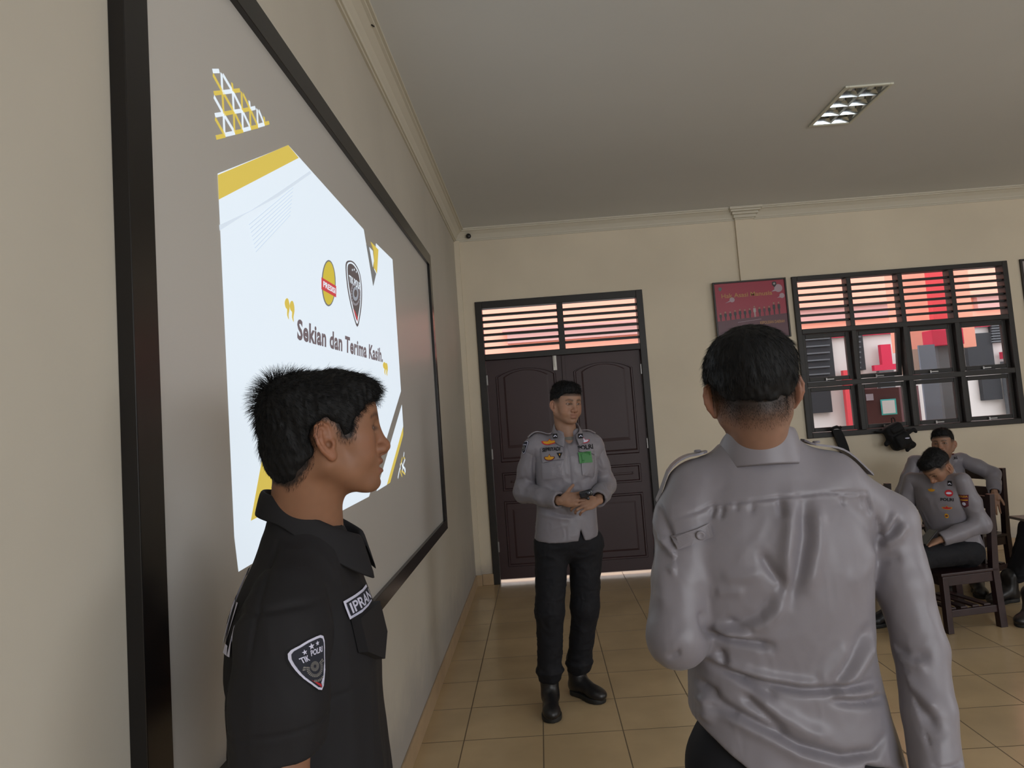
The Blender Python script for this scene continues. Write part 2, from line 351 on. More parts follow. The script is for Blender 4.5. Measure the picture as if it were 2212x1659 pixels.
w.build('reflector', M['mirror'], lamp, smooth=True)
for k in range(5):
    y = h0+(h1-h0)*(k+.5)/5 if 0 else h0+(h1-h0)*k/4
    y = min(max(y, h0+.004), h1-.004)
    b_ = MB(); b_.prism([(g0, y-.010, CEIL+.03), (g0, y+.010, CEIL+.03), (g0, y+.001, CEIL-.006), (g0, y-.001, CEIL-.006)], (g1-g0, 0, 0)); b_.build('louvre_blade', M['mirror'], lamp)
b_ = MB(); b_.prism([(xm-.008, h0, CEIL+.04), (xm+.008, h0, CEIL+.04), (xm+.001, h0, CEIL-.006), (xm-.001, h0, CEIL-.006)], (0, h1-h0, 0)); b_.build('louvre_spine', M['mirror'], lamp)
for x in ((g0+xm)/2, (xm+g1)/2): MB().tube([(x, h0+.005, CEIL+.045), (x, h1-.005, CEIL+.045)], .0075, 12).build('lamp_tube', M['tube'], lamp, smooth=True)
# tiny fittings on ceiling and cornice
M['black'] = mat('black_plastic', (.012, .012, .012), .4)
q = at(2, CEIL-.02, 1012, 510)
q = at(1, D-.06, 1012, 510)
w = MB(); w.lathe([(0.0, 0), (.022, 0), (.026, .006), (.024, .018), (.015, .024), (0.001, .026)], M=Matrix.Translation((q[0], D-.052, q[2])) @ Matrix.Rotation(PI/2, 4, 'X'))
o = w.build('security_camera', M['black'], smooth=True); tag(o, 'tiny black camera dome fixed on the cornice in the room corner', 'camera')
q = at(2, CEIL, 806, 46)
w = MB(); w.tube([(q[0], q[1], CEIL), (q[0]+.004, q[1]+.01, CEIL-.02), (q[0]+.003, q[1]-.012, CEIL-.032), (q[0]-.004, q[1]-.025, CEIL-.03)], .0035, 6); o = w.build('wire_end', M['black']); tag(o, 'short black wire end poking out of the ceiling', 'wire')
# ------------------------------------------------------------------ posters
def pquad(y, pts): return [at(1, y, *q) for q in pts]
PX0, PX1, PZ0, PZ1 = 2.520, 3.240, 2.185, 2.772
yp = D-.030
po = thing('poster', 'dark red human rights poster in a thin dark frame left of the window', 'poster', ((PX0+PX1)/2, yp, PZ0))
M['pframe'] = mat('poster_frame_wood', (.022, .014, .010), .4)
w = MB(); t_ = .017
w.box((PX0, yp-.022, PZ0), (PX0+t_, yp, PZ1), bev=.003).box((PX1-t_, yp-.022, PZ0), (PX1, yp, PZ1), bev=.003).box((PX0+t_, yp-.021, PZ0), (PX1-t_, yp, PZ0+t_), bev=.003).box((PX0+t_, yp-.021, PZ1-t_), (PX1-t_, yp, PZ1), bev=.003)
w.build('frame', M['pframe'], po)
cp = {n: mat('print_'+n, c, .35) for n, c in dict(red=(.34, .022, .050), maroon=(.10, .024, .040), gold=(.48, .24, .07), pale=(.42, .30, .35), blk=(.018, .014, .016), skin=(.33, .19, .13), teal=(.10, .15, .14), white=(.40, .36, .36)).items()}
MB().box((PX0+t_, yp-.010, PZ0+t_), (PX1-t_, yp-.001, PZ1-t_)).build('print', cp['red'], po)
pw_, ph_ = PX1-PX0, PZ1-PZ0
def ppt(u, v, k=1): return (PX0+u*pw_, yp-.010-.0006*k, PZ0+(1-v)*ph_)
def flat(name, poly, m_, parent, k=1, th=.0004):
    w = MB(); w.prism([ppt(u, v, k) for u, v in poly], (0, th, 0)); return w.build(name, m_, parent)
flat('lower_band', [(.024, .66), (.976, .60), (.976, .97), (.024, .97)], cp['maroon'], po)
def circ(cx, cy, r, n=20, a0=0, sx=1): return [(cx+r*sx*math.cos(a0+2*PI*i/n), cy+r*pw_/ph_*math.sin(a0+2*PI*i/n)) for i in range(n)]
def bubble(cx, cy, r, tx, ty):
    P = circ(cx, cy, r, 24); d = [math.hypot(a-tx, b-ty) for a, b in P]; i = d.index(min(d)); P[i] = (tx, ty); return P
for (cx, cy, r, tx, ty) in ((.25, .31, .035, .15, .36), (.89, .17, .055, .79, .22), (.93, .30, .035, .86, .33)): flat('speech_bubble', bubble(cx, cy, r, tx, ty), cp['pale'], po, 2)
def shieldp(cx, cy, s): return [(cx+s*a, cy+s*b*pw_/ph_) for a, b in ((-.8, -.9), (0, -1.1), (.8, -.9), (.85, .2), (0, 1.2), (-.85, .2))]
flat('emblem', shieldp(.84, .10, .035), cp['blk'], po, 3); flat('emblem', shieldp(.10, .12, .026), cp['teal'], po, 3); flat('emblem', circ(.84, .09, .014), cp['white'], po, 4)
v, f = fit_text('Hak Asasi Manusia', .11, -.275, .80, -.20, size=1, bold=.012)
v2 = [ppt(a, -b, 4) for a, b, _ in v]
for wv, wf in split_words(v2, f, 3): obj('title_text', wv, wf, cp['gold'], po)
random.seed(3)
for i in range(13):
    u = .075+i*.0665; h = (.17, .19, .18, .2, .21, .19, .2, .24, .2, .2, .2, .27, .27)[i]*.8; vb = .655-.05*i/13
    body = (cp['blk'], cp['blk'], cp['blk'], cp['blk'], cp['blk'], cp['blk'], cp['blk'], cp['white'], cp['blk'], cp['maroon'], cp['blk'], cp['blk'], cp['blk'])[i]
    s = .016; vt = vb-h
    fg = flat('printed_figure', [(u-s*.55, vb), (u-s*.6, vb-h*.45), (u-s*1.1, vb-h*.42), (u-s*1.05, vb-h*.78), (u+s*1.05, vb-h*.78), (u+s*1.1, vb-h*.42), (u+s*.6, vb-h*.45), (u+s*.55, vb), (u+s*.1, vb), (u, vb-h*.36), (u-s*.1, vb)], body, po, 3)
    flat('head', circ(u, vb-h*.9, .0115, 12), cp['skin'], fg, 4)
v, f = fit_text('KEPOLISIAN DAERAH', .60, -.755, .93, -.705, size=1, bold=.01)
for wv, wf in split_words([ppt(a, -b, 4) for a, b, _ in v], f, 2): obj('caption_text', wv, wf, cp['gold'], po)
flat('ruled_line', [(.30, .695), (.62, .665), (.62, .670), (.30, .700)], cp['pale'], po, 3)
q = at(1, D-.02, 2203, 560)
p2 = thing('framed_notice', 'dark framed notice at the right picture edge beyond the window', 'framed notice', (q[0]+.3, D-.0, 2.3))
w = MB(); X0 = q[0]; Z1 = q[2]; Z0 = Z1-.60
w.box((X0, D-.025, Z0), (X0+.02, D-.002, Z1), bev=.003).box((X0+.58, D-.025, Z0), (X0+.6, D-.002, Z1), bev=.003).box((X0+.02, D-.024, Z1-.02), (X0+.58, D-.002, Z1), bev=.003).box((X0+.02, D-.024, Z0), (X0+.58, D-.002, Z0+.02), bev=.003)
w.build('frame', M['pframe'], p2); MB().box((X0+.02, D-.014, Z0+.02), (X0+.58, D-.004, Z1-.02)).build('print', cp['white'], p2)
# ------------------------------------------------------------------ what stands outside the far wall
E_ = {n: mat('outside_'+n, c, .8) for n, c in dict(salmon=(.86, .37, .26), salmon2=(.55, .30, .27), white=(.66, .62, .58), red=(.62, .055, .065), redc=(.55, .02, .06), grey=(.10, .105, .11), dark=(.02, .02, .022), brown=(.11, .045, .045), mesh=(.16, .19, .23), soil=(.20, .17, .13), tan=(.42, .31, .24)).items()}
for n in ('salmon', 'white'): pass
MB().box((-12, D+WT, -.12), (30, 40, -.02)).build('ground_1', E_['soil'], kind='structure')
YF = 13.0
fac = thing('opposite_building', 'salmon and white building across the yard seen through the louvres', 'building', (4, YF, 0))
def orect(name, y, x0, y0_, x1, y1_, m_, parent, dep=.15, k=0):
    """box whose front face spans the photo rectangle (x0,y0)-(x1,y1) on the plane y"""
    a = at(1, y, x0, y0_); b = at(1, y, x1, y0_); c = at(1, y, (x0+x1)/2, y1_)
    z1 = (a[2]+b[2])/2; return MB().box((a[0], y-.012*k, c[2]), (b[0], y-.012*k+dep, z1)).build(name, m_, parent)
MB().box((-10, YF, 0), (24, YF+.4, 2.62)).build('lower_wall', E_['white'], fac)
MB().box((-10, YF-.02, 2.60), (24, YF+.4, 7.5)).build('upper_wall', E_['salmon'], fac)
xa = at(1, 12.9, 1096, 730)[0]; xb = at(1, 12.9, 1932, 672)[0]; xc = at(1, 12.9, 2108, 650)[0]
for a, b in ((xa, xb), (xc, 20)):
    MB().box((a, 12.86, 2.93), (b, YF, 3.14)).build('fascia', E_['salmon2'], fac)
    MB().box((a-.08, 12.80, 3.14), (b, YF, 3.18)).build('gutter', E_['salmon2'], fac)
MB().box((xa-.2, 12.92, 2.60), (9.5, YF, 2.70)).build('ledge', E_['redc'], fac)
for (n, a, b, c, d, mm, k) in (  # some of these boxes stand in for reflections in the panes
    ('louvre_window', 1722, 725, 1795, 832, 'dark', 1), ('door_panel', 1722, 838, 1793, 893, 'dark', 1),
    ('column', 1816, 800, 1842, 930, 'red', 8), ('louvre_window', 1846, 722, 1862, 800, 'dark', 1),
    ('column', 1896, 745, 1918, 795, 'redc', 8), ('capital', 1882, 788, 1934, 800, 'redc', 9), ('column_base', 1893, 801, 1925, 960, 'grey', 8),
    ('door_panel', 1850, 835, 1893, 960, 'brown', 2), ('door_panel', 1925, 835, 1982, 960, 'brown', 2),
    ('wall_hatch', 1955, 760, 1985, 820, 'brown', 1), ('door_panel', 2085, 720, 2140, 800, 'dark', 1), ('louvre_window', 2140, 700, 2170, 740, 'dark', 1),
    ('window_opening', 2119, 815, 2160, 864, 'dark', 1), ('column', 2158, 760, 2185, 775, 'redc', 8), ('column_base', 2160, 780, 2200, 900, 'grey', 8)):
    if n == 'louvre_window':
        p = orect(n, 12.9, a, b, c, d, E_[mm], fac, .1, k)
        for i in range(7):
            t = b+(d-b)*(i+.5)/7; orect('slat', 12.85, a+2, t-1.5, c-2, t+1.5, E_['grey'], p, .03)
    else: orect(n, 12.9, a, b, c, d, E_[mm], fac, .1, k)
# cream and red veranda column close behind the window, notice in a teal frame
cl = thing('veranda_column', 'red topped grey column standing just outside the window', 'column', (5.87, 9, 0))
c0 = at(1, 9, 2019, 700)[0]; c1 = at(1, 9, 2056, 700)[0]; zc0 = at(1, 9, 2035, 747)[2]; zc1 = at(1, 9, 2035, 712)[2]
MB().box((c0, 9, 0), (c1, 9.10, zc0)).build('shaft', E_['grey'], cl)
MB().box((c0-.09, 8.93, zc0), (c1+.09, 9.16, zc1), bev=.01).build('capital', E_['redc'], cl)
MB().box((c0, 9, zc1), (c1, 9.10, 4.5)).build('upper_shaft', E_['red'], cl)
bm_ = thing('veranda_beam', 'salmon painted beam above the yard column outside the window', 'beam', (5.8, 9.4, 0))
a = at(1, 9.4, 1938, 700)[0]; b = at(1, 9.4, 2104, 700)[0]; z = at(1, 9.4, 1990, 757)[2]
MB().box((a, 9.4, z), (b, 9.6, 5)).build('beam', E_['salmon'], bm_)
MB().box((a-.02, 9.37, z-.30), (b-.25, 9.40, z+.02)).build('fascia_board', E_['tan'], bm_)
q0 = at(1, 8.6, 1985, 850); q1 = at(1, 8.6, 2004, 850)
sc_ = thing('reflection_panel', 'blue grey panel standing in for a glass reflection in the third window column', 'screen', (q0[0], 8.6, 0))
m_ = E_['mesh']; MB().box((at(1, 8.6, 1996, 850)[0], 8.6, 0), (at(1, 8.6, 2031, 850)[0], 8.63, 2.1)).build('panel', m_, sc_)  # reflection in the frosted glass, put in as an added coloured panel
MB().box((at(1, 8.0, 1862, 900)[0], 8.02, 0), (at(1, 8.0, 1950, 900)[0], 8.08, 1.62)).build('panel', E_['brown'], thing('notice_board', 'brown board standing outside that carries the teal bordered notice', 'notice board', (at(1, 8.0, 1905, 900)[0], 8.05, 0)))
no = thing('notice', 'white notice sheet in a teal border seen through the window', 'notice', tuple(at(1, 8.02, 1916, 880)))
orect('border', 8.0, 1902, 862, 1935, 896, mat('teal_card', (.10, .62, .60), .5), no, .01, 0); orect('sheet', 7.995, 1905, 865, 1932, 893, mat('paper', (.9, .93, .95), .6), no, .004, 0)
n2 = orect('small_notice', 8.0, 1871, 851, 1886, 865, mat('lilac_paper', (.50, .47, .55), .6), None, .01, 0); tag(n2, 'small pale lilac paper seen through the window left of the teal one', 'notice')
# ------------------------------------------------------------------ whiteboard with the projected slide
BY0, BY1, BZ0, BZ1, BX, FX = 1.215, 5.02, .862, 2.797, .012, .030
bd = thing('whiteboard', 'huge whiteboard in a black metal frame on the left wall', 'whiteboard', (0, (BY0+BY1)/2, BZ0))
M['bframe'] = mat('black_anodised', (.007, .006, .006), .26, spec=.45)
M['board'] = mat('whiteboard_enamel', (.56, .54, .51), .36, spec=.45)
mw = .082
w = MB(); w.box((0, BY0, BZ0), (FX, BY0+mw, BZ1), bev=.0015); w.build('frame_side', M['bframe'], bd)
w = MB(); w.box((0, BY1-mw, BZ0), (FX, BY1, BZ1), bev=.0015); w.build('frame_side', M['bframe'], bd)
w = MB(); w.box((0, BY0+mw, BZ1-mw), (FX, BY1-mw, BZ1), bev=.0015); w.build('frame_top', M['bframe'], bd)
w = MB(); w.box((0, BY0+mw, BZ0), (FX, BY1-mw, BZ0+mw*.8), bev=.0015); w.build('frame_bottom', M['bframe'], bd)
MB().box((0, BY0+mw, BZ0+mw*.8), (BX, BY1-mw, BZ1-mw)).build('panel', M['board'], bd)
S_ = {}
def smat(n, rgb, e=.88):
    c = lin(rgb); S_[n] = mat('projected_'+n, tuple(x*.25 for x in c), .6, emit=c, es=e, spec=.2); return S_[n]
for n, c in dict(white=(228, 239, 249), yellow=(214, 190, 88), grey=(112, 100, 104), band=(214, 225, 236), shield=(92, 84, 84), silver=(150, 155, 165), red=(200, 72, 76), oval=(206, 186, 70), dgrey=(118, 118, 116), hatch=(206, 219, 232), hub=(130, 120, 122)).items(): smat(n, c)
def bpt(px, py, k=1): p = at(0, BX, px, py); return (BX+.0006*k, p[1], p[2])
sl = thing('projected_slide', 'bright projected slide with yellow band and bold closing words', 'projection', (BX, 2.6, 1.4))
def sflat(name, pts, m_, k=1, parent=None):
    w = MB(); w.prism([bpt(a, b, k) for a, b in pts], (-.0003, 0, 0)); return w.build(name, S_[m_], parent or sl)
sflat('white_panel', [(470, 375), (623, 314), (785.5, 495.7), (805.8, 618), (812, 525.6), (847.6, 560.5), (866, 845), (796.8, 1072.7), (730.5, 1107.6), (515, 1235), (506, 1160)], 'white', 1)
sflat('yellow_band', [(469.7, 378), (621.9, 313.5), (644.6, 341), (471.9, 431)], 'yellow', 2)
sflat('pale_band', [(668.5, 369), (672, 374), (600, 425), (530, 462), (474, 498), (473, 486), (540, 455), (600, 416)], 'band', 2)
for i in range(8):
    o_ = i*7; sflat('hatch_line', [(536+o_*.3, 485+o_*1.2), (632+o_*.3-i*3, 405+o_*1.2), (632.6+o_*.3-i*3, 406.2+o_*1.2), (536.8+o_*.3, 486.4+o_*1.2)], 'hatch', 3)
sflat('yellow_band', [(574.5, 941), (586, 935), (594, 977), (596.7, 993), (588, 1045), (594, 1048.6), (589, 1065), (560, 1115), (541, 1125)], 'yellow', 2)
sflat('white_strip', [(867.9, 873.8), (870.8, 920.8), (835.4, 1047.4), (813.2, 1061)], 'white', 1)
sflat('yellow_strip', [(870.8, 920.8), (870.8, 940), (842.6, 1042.5), (835.4, 1047.4)], 'yellow', 1)
c2 = lambda L: [(x/3.949+450, y/3.949+480) for x, y in L]
sflat('dark_notch', c2([(1345, 190), (1368, 205), (1408, 395), (1430, 440), (1406, 545)]), 'dgrey', 2)
sflat('white_notch', c2([(1370, 212), (1400, 245), (1410, 330), (1400, 385)]), 'white', 3)
sflat('yellow_notch', c2([(1380, 165), (1447, 235), (1435, 440), (1410, 390), (1408, 240)]), 'yellow', 4)
def strip(a, b, wd_, m_, k=1):
    a = np.array(bpt(*a, k)); b = np.array(bpt(*b, k)); d = b-a; d /= np.linalg.norm(d); n = np.array([0, -d[2], d[1]])*wd_/2
    w = MB(); w.prism([a-n, b-n, b+n, a+n], (-.0003, 0, 0)); w.build('lattice_bar', S_[m_], sl)
c1 = lambda q: (q[0]/3.687+400, q[1]/3.687+100)
for (a, b, m_) in (((218, 197), (270, 197), 'white'), ((228, 375), (295, 367), 'yellow'), ((295, 367), (378, 357), 'white'), ((378, 357), (435, 350), 'yellow'),
    ((237, 550), (305, 538), 'white'), ((305, 538), (388, 522), 'yellow'), ((388, 522), (453, 512), 'white'), ((453, 512), (515, 500), 'yellow'), ((515, 500), (558, 490), 'white'),
    ((245, 727), (318, 710), 'yellow'), ((318, 705), (394, 688), 'white'), ((394, 688), (460, 672), 'yellow'), ((460, 668), (520, 652), 'white'), ((520, 652), (578, 638), 'yellow'), ((578, 634), (630, 620), 'white'), ((630, 618), (668, 608), 'yellow'),
    ((288, 215), (295, 360), 'white'), ((295, 360), (305, 540), 'yellow'), ((305, 540), (312, 710), 'white'), ((373, 292), (378, 360), 'yellow'), ((378, 360), (386, 520), 'white'), ((386, 520), (392, 690), 'yellow'),
    ((448, 365), (453, 510), 'yellow'), ((453, 510), (458, 668), 'white'), ((510, 435), (515, 495), 'white'), ((515, 495), (520, 650), 'yellow'), ((572, 500), (578, 636), 'white'), ((628, 562), (630, 620), 'yellow'),
    ((220, 225), (295, 360), 'yellow'), ((295, 360), (388, 520), 'yellow'), ((388, 520), (460, 670), 'yellow'), ((300, 228), (378, 360), 'white'), ((378, 360), (453, 510), 'white'), ((453, 510), (520, 652), 'white'),
    ((228, 400), (305, 540), 'white'), ((305, 540), (394, 688), 'white'), ((238, 575), (316, 712), 'yellow'), ((460, 380), (515, 497), 'yellow'), ((515, 497), (578, 636), 'yellow'), ((585, 510), (630, 622), 'white')):
    horiz = abs(a[0]-b[0]) > 1.6*abs(a[1]-b[1]); strip(c1(a), c1(b), .010 if horiz else .0105, m_)
c7 = lambda q: (q[0]/3.95+780, q[1]/3.95+900)
for (a, b, m_) in (((367, 305), (362, 345), 'white'), ((362, 345), (372, 360), 'yellow'), ((352, 350), (335, 420), 'yellow'), ((375, 362), (362, 400), 'white'), ((345, 395), (378, 470), 'white'), ((335, 400), (335, 450), 'white'), ((362, 400), (350, 470), 'white'), ((378, 440), (372, 492), 'white'), ((345, 460), (375, 492), 'yellow'), ((330, 440), (313, 525), 'white'), ((333, 460), (350, 510), 'yellow'), ((350, 420), (372, 440), 'white')):
    strip(c7(a), c7(b), .010, m_)
def bell(pts, n=6):
    """closed smooth outline through the points (Catmull-Rom)"""
    P = np.array(pts, float); m_ = len(P); o_ = []
    for i in range(m_):
        a, b, c, d = P[i-1], P[i], P[(i+1) % m_], P[(i+2) % m_]
        for k in range(n):
            t = k/n; o_.append(tuple(.5*((2*b)+(-a+c)*t+(2*a-5*b+4*c-d)*t*t+(-a+3*b-3*c+d)*t**3)))
    return o_
sflat('shield', bell(c2([(1172, 345), (1215, 328), (1255, 360), (1292, 440), (1308, 560), (1307, 680), (1295, 790), (1268, 893), (1225, 760), (1190, 600), (1172, 450)]), 4), 'shield', 2)
sflat('shield_rim', bell(c2([(1180, 358), (1215, 340), (1252, 372), (1286, 445), (1300, 560), (1298, 680), (1286, 785), (1266, 868), (1230, 752), (1198, 600), (1180, 455)]), 4), 'white', 3)
sflat('shield_field', bell(c2([(1186, 370), (1215, 355), (1248, 386), (1278, 450), (1292, 560), (1290, 680), (1276, 780), (1262, 838), (1234, 740), (1205, 600), (1186, 458)]), 4), 'shield', 4)
for (cx, cy, r, m_, k) in ((1248, 612, 46, 'hub', 5), (1248, 612, 37, 'shield', 6), (1248, 610, 28, 'silver', 7), (1247, 608, 15, 'shield', 8)):
    sflat('wheel_ring', c2([(cx+r*.9*math.cos(t*PI/12), cy+r*2.2*math.sin(t*PI/12)) for t in range(24)]), m_, k)
for t in range(22):
    a = 2*PI*t/22; sflat('wheel_spoke', c2([(1248+r*.9*math.cos(a+e), 612+r*2.2*math.sin(a+e)) for r, e in ((38, -.05), (45, -.05), (45, .05), (38, .05))]), 'silver', 9)
sflat('red_corner', c2([(1225, 735), (1240, 760), (1264, 815), (1262, 850)]), 'red', 9)
for cx, cy, r in ((1218, 408, 8), (1234, 405, 9), (1252, 424, 8)): sflat('star', c2([(cx+(r if t % 2 == 0 else r*.4)*.7*math.sin(t*PI/5), cy-(r if t % 2 == 0 else r*.4)*1.6*math.cos(t*PI/5)) for t in range(10)]), 'white', 9)
sflat('emblem_oval', c2([(1024+60*math.cos(t*PI/14), 520+198*math.sin(t*PI/14)) for t in range(28)]), 'dgrey', 2)
sflat('emblem_oval', c2([(1024+52*math.cos(t*PI/14), 520+185*math.sin(t*PI/14)) for t in range(28)]), 'oval', 3)
sflat('banner', c2([(960, 470), (1085, 545), (1085, 642), (960, 572)]), 'red', 4)
def bquad_text(s, q, m_, k=4, **kw):
    """text in a board rectangle given by its four photo corners TL,TR,BR,BL"""
    Q = [np.array(bpt(a, b, k)) for a, b in q]; v, f = fit_text(s, 0, 0, 1, 1, **kw)
    P = [(1-x)*(1-y)*Q[3]+x*(1-y)*Q[2]+x*y*Q[1]+(1-x)*y*Q[0] for x, y, _ in v]; return obj('slide_text', P, f, S_[m_], sl)
bquad_text('PRESISI', c2([(972, 500), (1076, 565), (1076, 612), (972, 552)]), 'white', 6, bold=.03)
bquad_text('TIK POLRI', c2([(1188, 448), (1288, 520), (1291, 585), (1192, 512)]), 'white', 9, bold=.03)
def words(S, q):
    Q = [np.array(bpt(a, b, 5)) for a, b in q]; v, f = fit_text(S, 0, 0, 1, 1, bold=.035, spacing=1.06)
    W3 = [(1-x)*(1-y)*Q[3]+x*(1-y)*Q[2]+x*y*Q[1]+(1-x)*y*Q[0] for x, y, _ in v]
    for wv, wf in split_words(W3, f, 4, 1): obj('slide_text', wv, wf, S_['grey'], sl)
words('Sekian dan Terima Kasih.', c2([(750, 822), (1483, 1080), (1483, 1197), (750, 1003)]))
for (x, y, s) in ((664, 700, 1.0), (706, 722, 1.0), (1497, 1225, .62), (1513, 1232, .62)):
    sflat('quotation_mark', bell(c2([(x-19*s, y-8*s), (x-10*s, y-44*s), (x+8*s, y-48*s), (x+20*s, y-10*s), (x+22*s, y+40*s), (x+14*s, y+88*s), (x+16*s, y+130*s), (x+2*s, y+92*s), (x+2*s, y+45*s), (x-10*s, y+30*s)]), 3), 'yellow', 4)
bquad_text('Polri', [(806, 863), (821, 868), (821, 882), (806, 877)], 'silver', 4, bold=.01)
# soft light the projected slide throws back into the room comes from its own emission
# ------------------------------------------------------------------ implicit surfaces for bodies and clothes
def nrm(v): v = np.array(v, float); return v/(np.linalg.norm(v)+1e-12)
def rotm(ax, deg): return np.array(Matrix.Rotation(math.radians(deg), 3, ax))
class Field:
    def __init__(s, lo, hi, h):
        s.h = h; s.lo = np.array(lo, float); s.n = [int(math.ceil((hi[i]-lo[i])/h))+2 for i in range(3)]
        s.ax = [(s.lo[i]+h*np.arange(s.n[i])).astype(np.float32) for i in range(3)]
        s.F = np.full(s.n, 1.0, np.float32)
    def blk(s, lo, hi):
        sl = []
        for i in range(3):
            a = max(0, int((lo[i]-s.lo[i])/s.h)); b = min(s.n[i], int((hi[i]-s.lo[i])/s.h)+2)
            if b <= a: return None, None
            sl.append(slice(a, b))
        P = (s.ax[0][sl[0]][:, None, None], s.ax[1][sl[1]][None, :, None], s.ax[2][sl[2]][None, None, :])
        return tuple(sl), P
    def comb(s, lo, hi, fn, k, mode):
        m = max(k*1.2, 3*s.h)+.012; sl, P = s.blk(np.array(lo)-m, np.array(hi)+m)
        if sl is None: return s
        d = fn(*P).astype(np.float32); F = s.F[sl]
        if mode == 'sub': d = -d; 
        if k > 0:
            if mode == 'add': h_ = np.clip(.5+.5*(F-d)/k, 0, 1); R_ = F*(1-h_)+d*h_-k*h_*(1-h_)
            else: h_ = np.clip(.5-.5*(F-d)/k, 0, 1); R_ = F*(1-h_)+d*h_+k*h_*(1-h_)
        else: R_ = np.minimum(F, d) if mode == 'add' else np.maximum(F, d)
        s.F[sl] = R_; return s
    def cap(s, a, b, ra, rb=None, k=.01, mode='add', flat=None):
        """tapered capsule; flat=(axis vector, factor) squeezes it along an axis"""
        a = np.array(a, float); b = np.array(b, float); rb = ra if rb is None else rb; ab = b-a; L2 = ab@ab+1e-12; r = max(ra, rb)
        if flat is not None: fv = nrm(flat[0]); ff = flat[1]; r *= max(1, 1)
        def fn(x, y, z):
            px, py, pz = x-a[0], y-a[1], z-a[2]; t = np.clip((px*ab[0]+py*ab[1]+pz*ab[2])/L2, 0, 1)
            qx, qy, qz = px-ab[0]*t, py-ab[1]*t, pz-ab[2]*t; d2 = qx*qx+qy*qy+qz*qz
            if flat is not None: c = qx*fv[0]+qy*fv[1]+qz*fv[2]; d2 = d2+c*c*(1/ff**2-1)
            return np.sqrt(d2)-(ra+(rb-ra)*t)
        return s.comb(np.minimum(a, b)-r, np.maximum(a, b)+r, fn, k, mode)
    def chain(s, pts, rad, k=.01, mode='add', flat=None):
        for i in range(len(pts)-1): s.cap(pts[i], pts[i+1], rad[i], rad[i+1], k, mode, flat)
        return s
    def ell(s, c, r, R=None, k=.01, mode='add'):
        c = np.array(c, float); r = np.array(r, float); m = max(r)
        def fn(x, y, z):
            px, py, pz = x-c[0], y-c[1], z-c[2]
            if R is not None:
                T = np.array(R).T; px, py, pz = (T[i][0]*px+T[i][1]*py+T[i][2]*pz for i in range(3))
            a = np.sqrt((px/r[0])**2+(py/r[1])**2+(pz/r[2])**2)+1e-9; b = np.sqrt((px/r[0]**2)**2+(py/r[1]**2)**2+(pz/r[2]**2)**2)+1e-9
            return a*(a-1)/b
        return s.comb(c-m, c+m, fn, k, mode)
    def box(s, c, r, R=None, rd=.005, k=.0, mode='add'):
        c = np.array(c, float); r = np.array(r, float); m = float(np.linalg.norm(r))
        def fn(x, y, z):
            px, py, pz = x-c[0], y-c[1], z-c[2]
            if R is not None:
                T = np.array(R).T; px, py, pz = (T[i][0]*px+T[i][1]*py+T[i][2]*pz for i in range(3))
            qx, qy, qz = np.abs(px)-r[0]+rd, np.abs(py)-r[1]+rd, np.abs(pz)-r[2]+rd
            return np.sqrt(np.maximum(qx, 0)**2+np.maximum(qy, 0)**2+np.maximum(qz, 0)**2)+np.minimum(np.maximum(np.maximum(qx, qy), qz), 0)-rd
        return s.comb(c-m, c+m, fn, k, mode)
    def loft(s, rows, k=.01, mode='add', ex=2.4):
        """rows: (z, cx, cy, rx, ry) from low to high: a trunk with superelliptic sections"""
        A = np.array(rows, float); zs = A[:, 0]
        def fn(x, y, z):
            zz = np.clip(z, zs[0], zs[-1]); I = [np.interp(zz.ravel(), zs, A[:, j]).reshape(zz.shape) for j in range(1, 5)]
            # smooth the linear interpolation a little by averaging nearby heights
            for e in (-.02, .02):
                z2 = np.clip(z+e, zs[0], zs[-1])
                for j in range(4): I[j] = I[j]+np.interp(z2.ravel(), zs, A[:, j+1]).reshape(z2.shape)
            cx, cy, rx, ry = [q/3 for q in I]
            u = np.abs(x-cx)/rx; v = np.abs(y-cy)/ry; n_ = (u**ex+v**ex+1e-9)**(1/ex)
            d = (n_-1)*np.minimum(rx, ry); dz = np.maximum(zs[0]-z, z-zs[-1])
            return np.where(dz > 0, np.sqrt(np.maximum(d, 0)**2+dz**2)+np.minimum(d, 0)*0, np.maximum(d, dz))
        rx, ry = A[:, 3].max(), A[:, 4].max()
        return s.comb((A[:, 1].min()-rx, A[:, 2].min()-ry, zs[0]), (A[:, 1].max()+rx, A[:, 2].max()+ry, zs[-1]), fn, k, mode)
    def fn(s, lo, hi, f, k=.01, mode='add'): return s.comb(lo, hi, f, k, mode)
    def mesh(s):
        F = s.F.astype(np.float32); S = F < 0; n = F.shape
        c = [S[i:n[0]-1+i, j:n[1]-1+j, l:n[2]-1+l] for i in (0, 1) for j in (0, 1) for l in (0, 1)]
        cnt = sum(q.astype(np.int8) for q in c); act = (cnt > 0) & (cnt < 8); idx = np.argwhere(act); m = len(idx)
        if m == 0: return np.zeros((0, 3)), []
        ids = np.full(act.shape, -1, np.int32); ids[act] = np.arange(m)
        off = [(i, j, l) for i in (0, 1) for j in (0, 1) for l in (0, 1)]
        val = np.stack([F[idx[:, 0]+o[0], idx[:, 1]+o[1], idx[:, 2]+o[2]] for o in off], 1)
        P = np.zeros((m, 3)); K = np.zeros(m)
        for a in range(8):
            for b in range(a+1, 8):
                o1, o2 = np.array(off[a]), np.array(off[b])
                if np.abs(o1-o2).sum() != 1: continue
                v1, v2 = val[:, a], val[:, b]; cr = (v1 < 0) != (v2 < 0); t = np.where(cr, v1/(v1-v2+1e-20), 0)
                P += np.where(cr[:, None], o1+(o2-o1)*t[:, None], 0); K += cr
        V = s.lo+(idx+P/K[:, None])*s.h
        faces = []
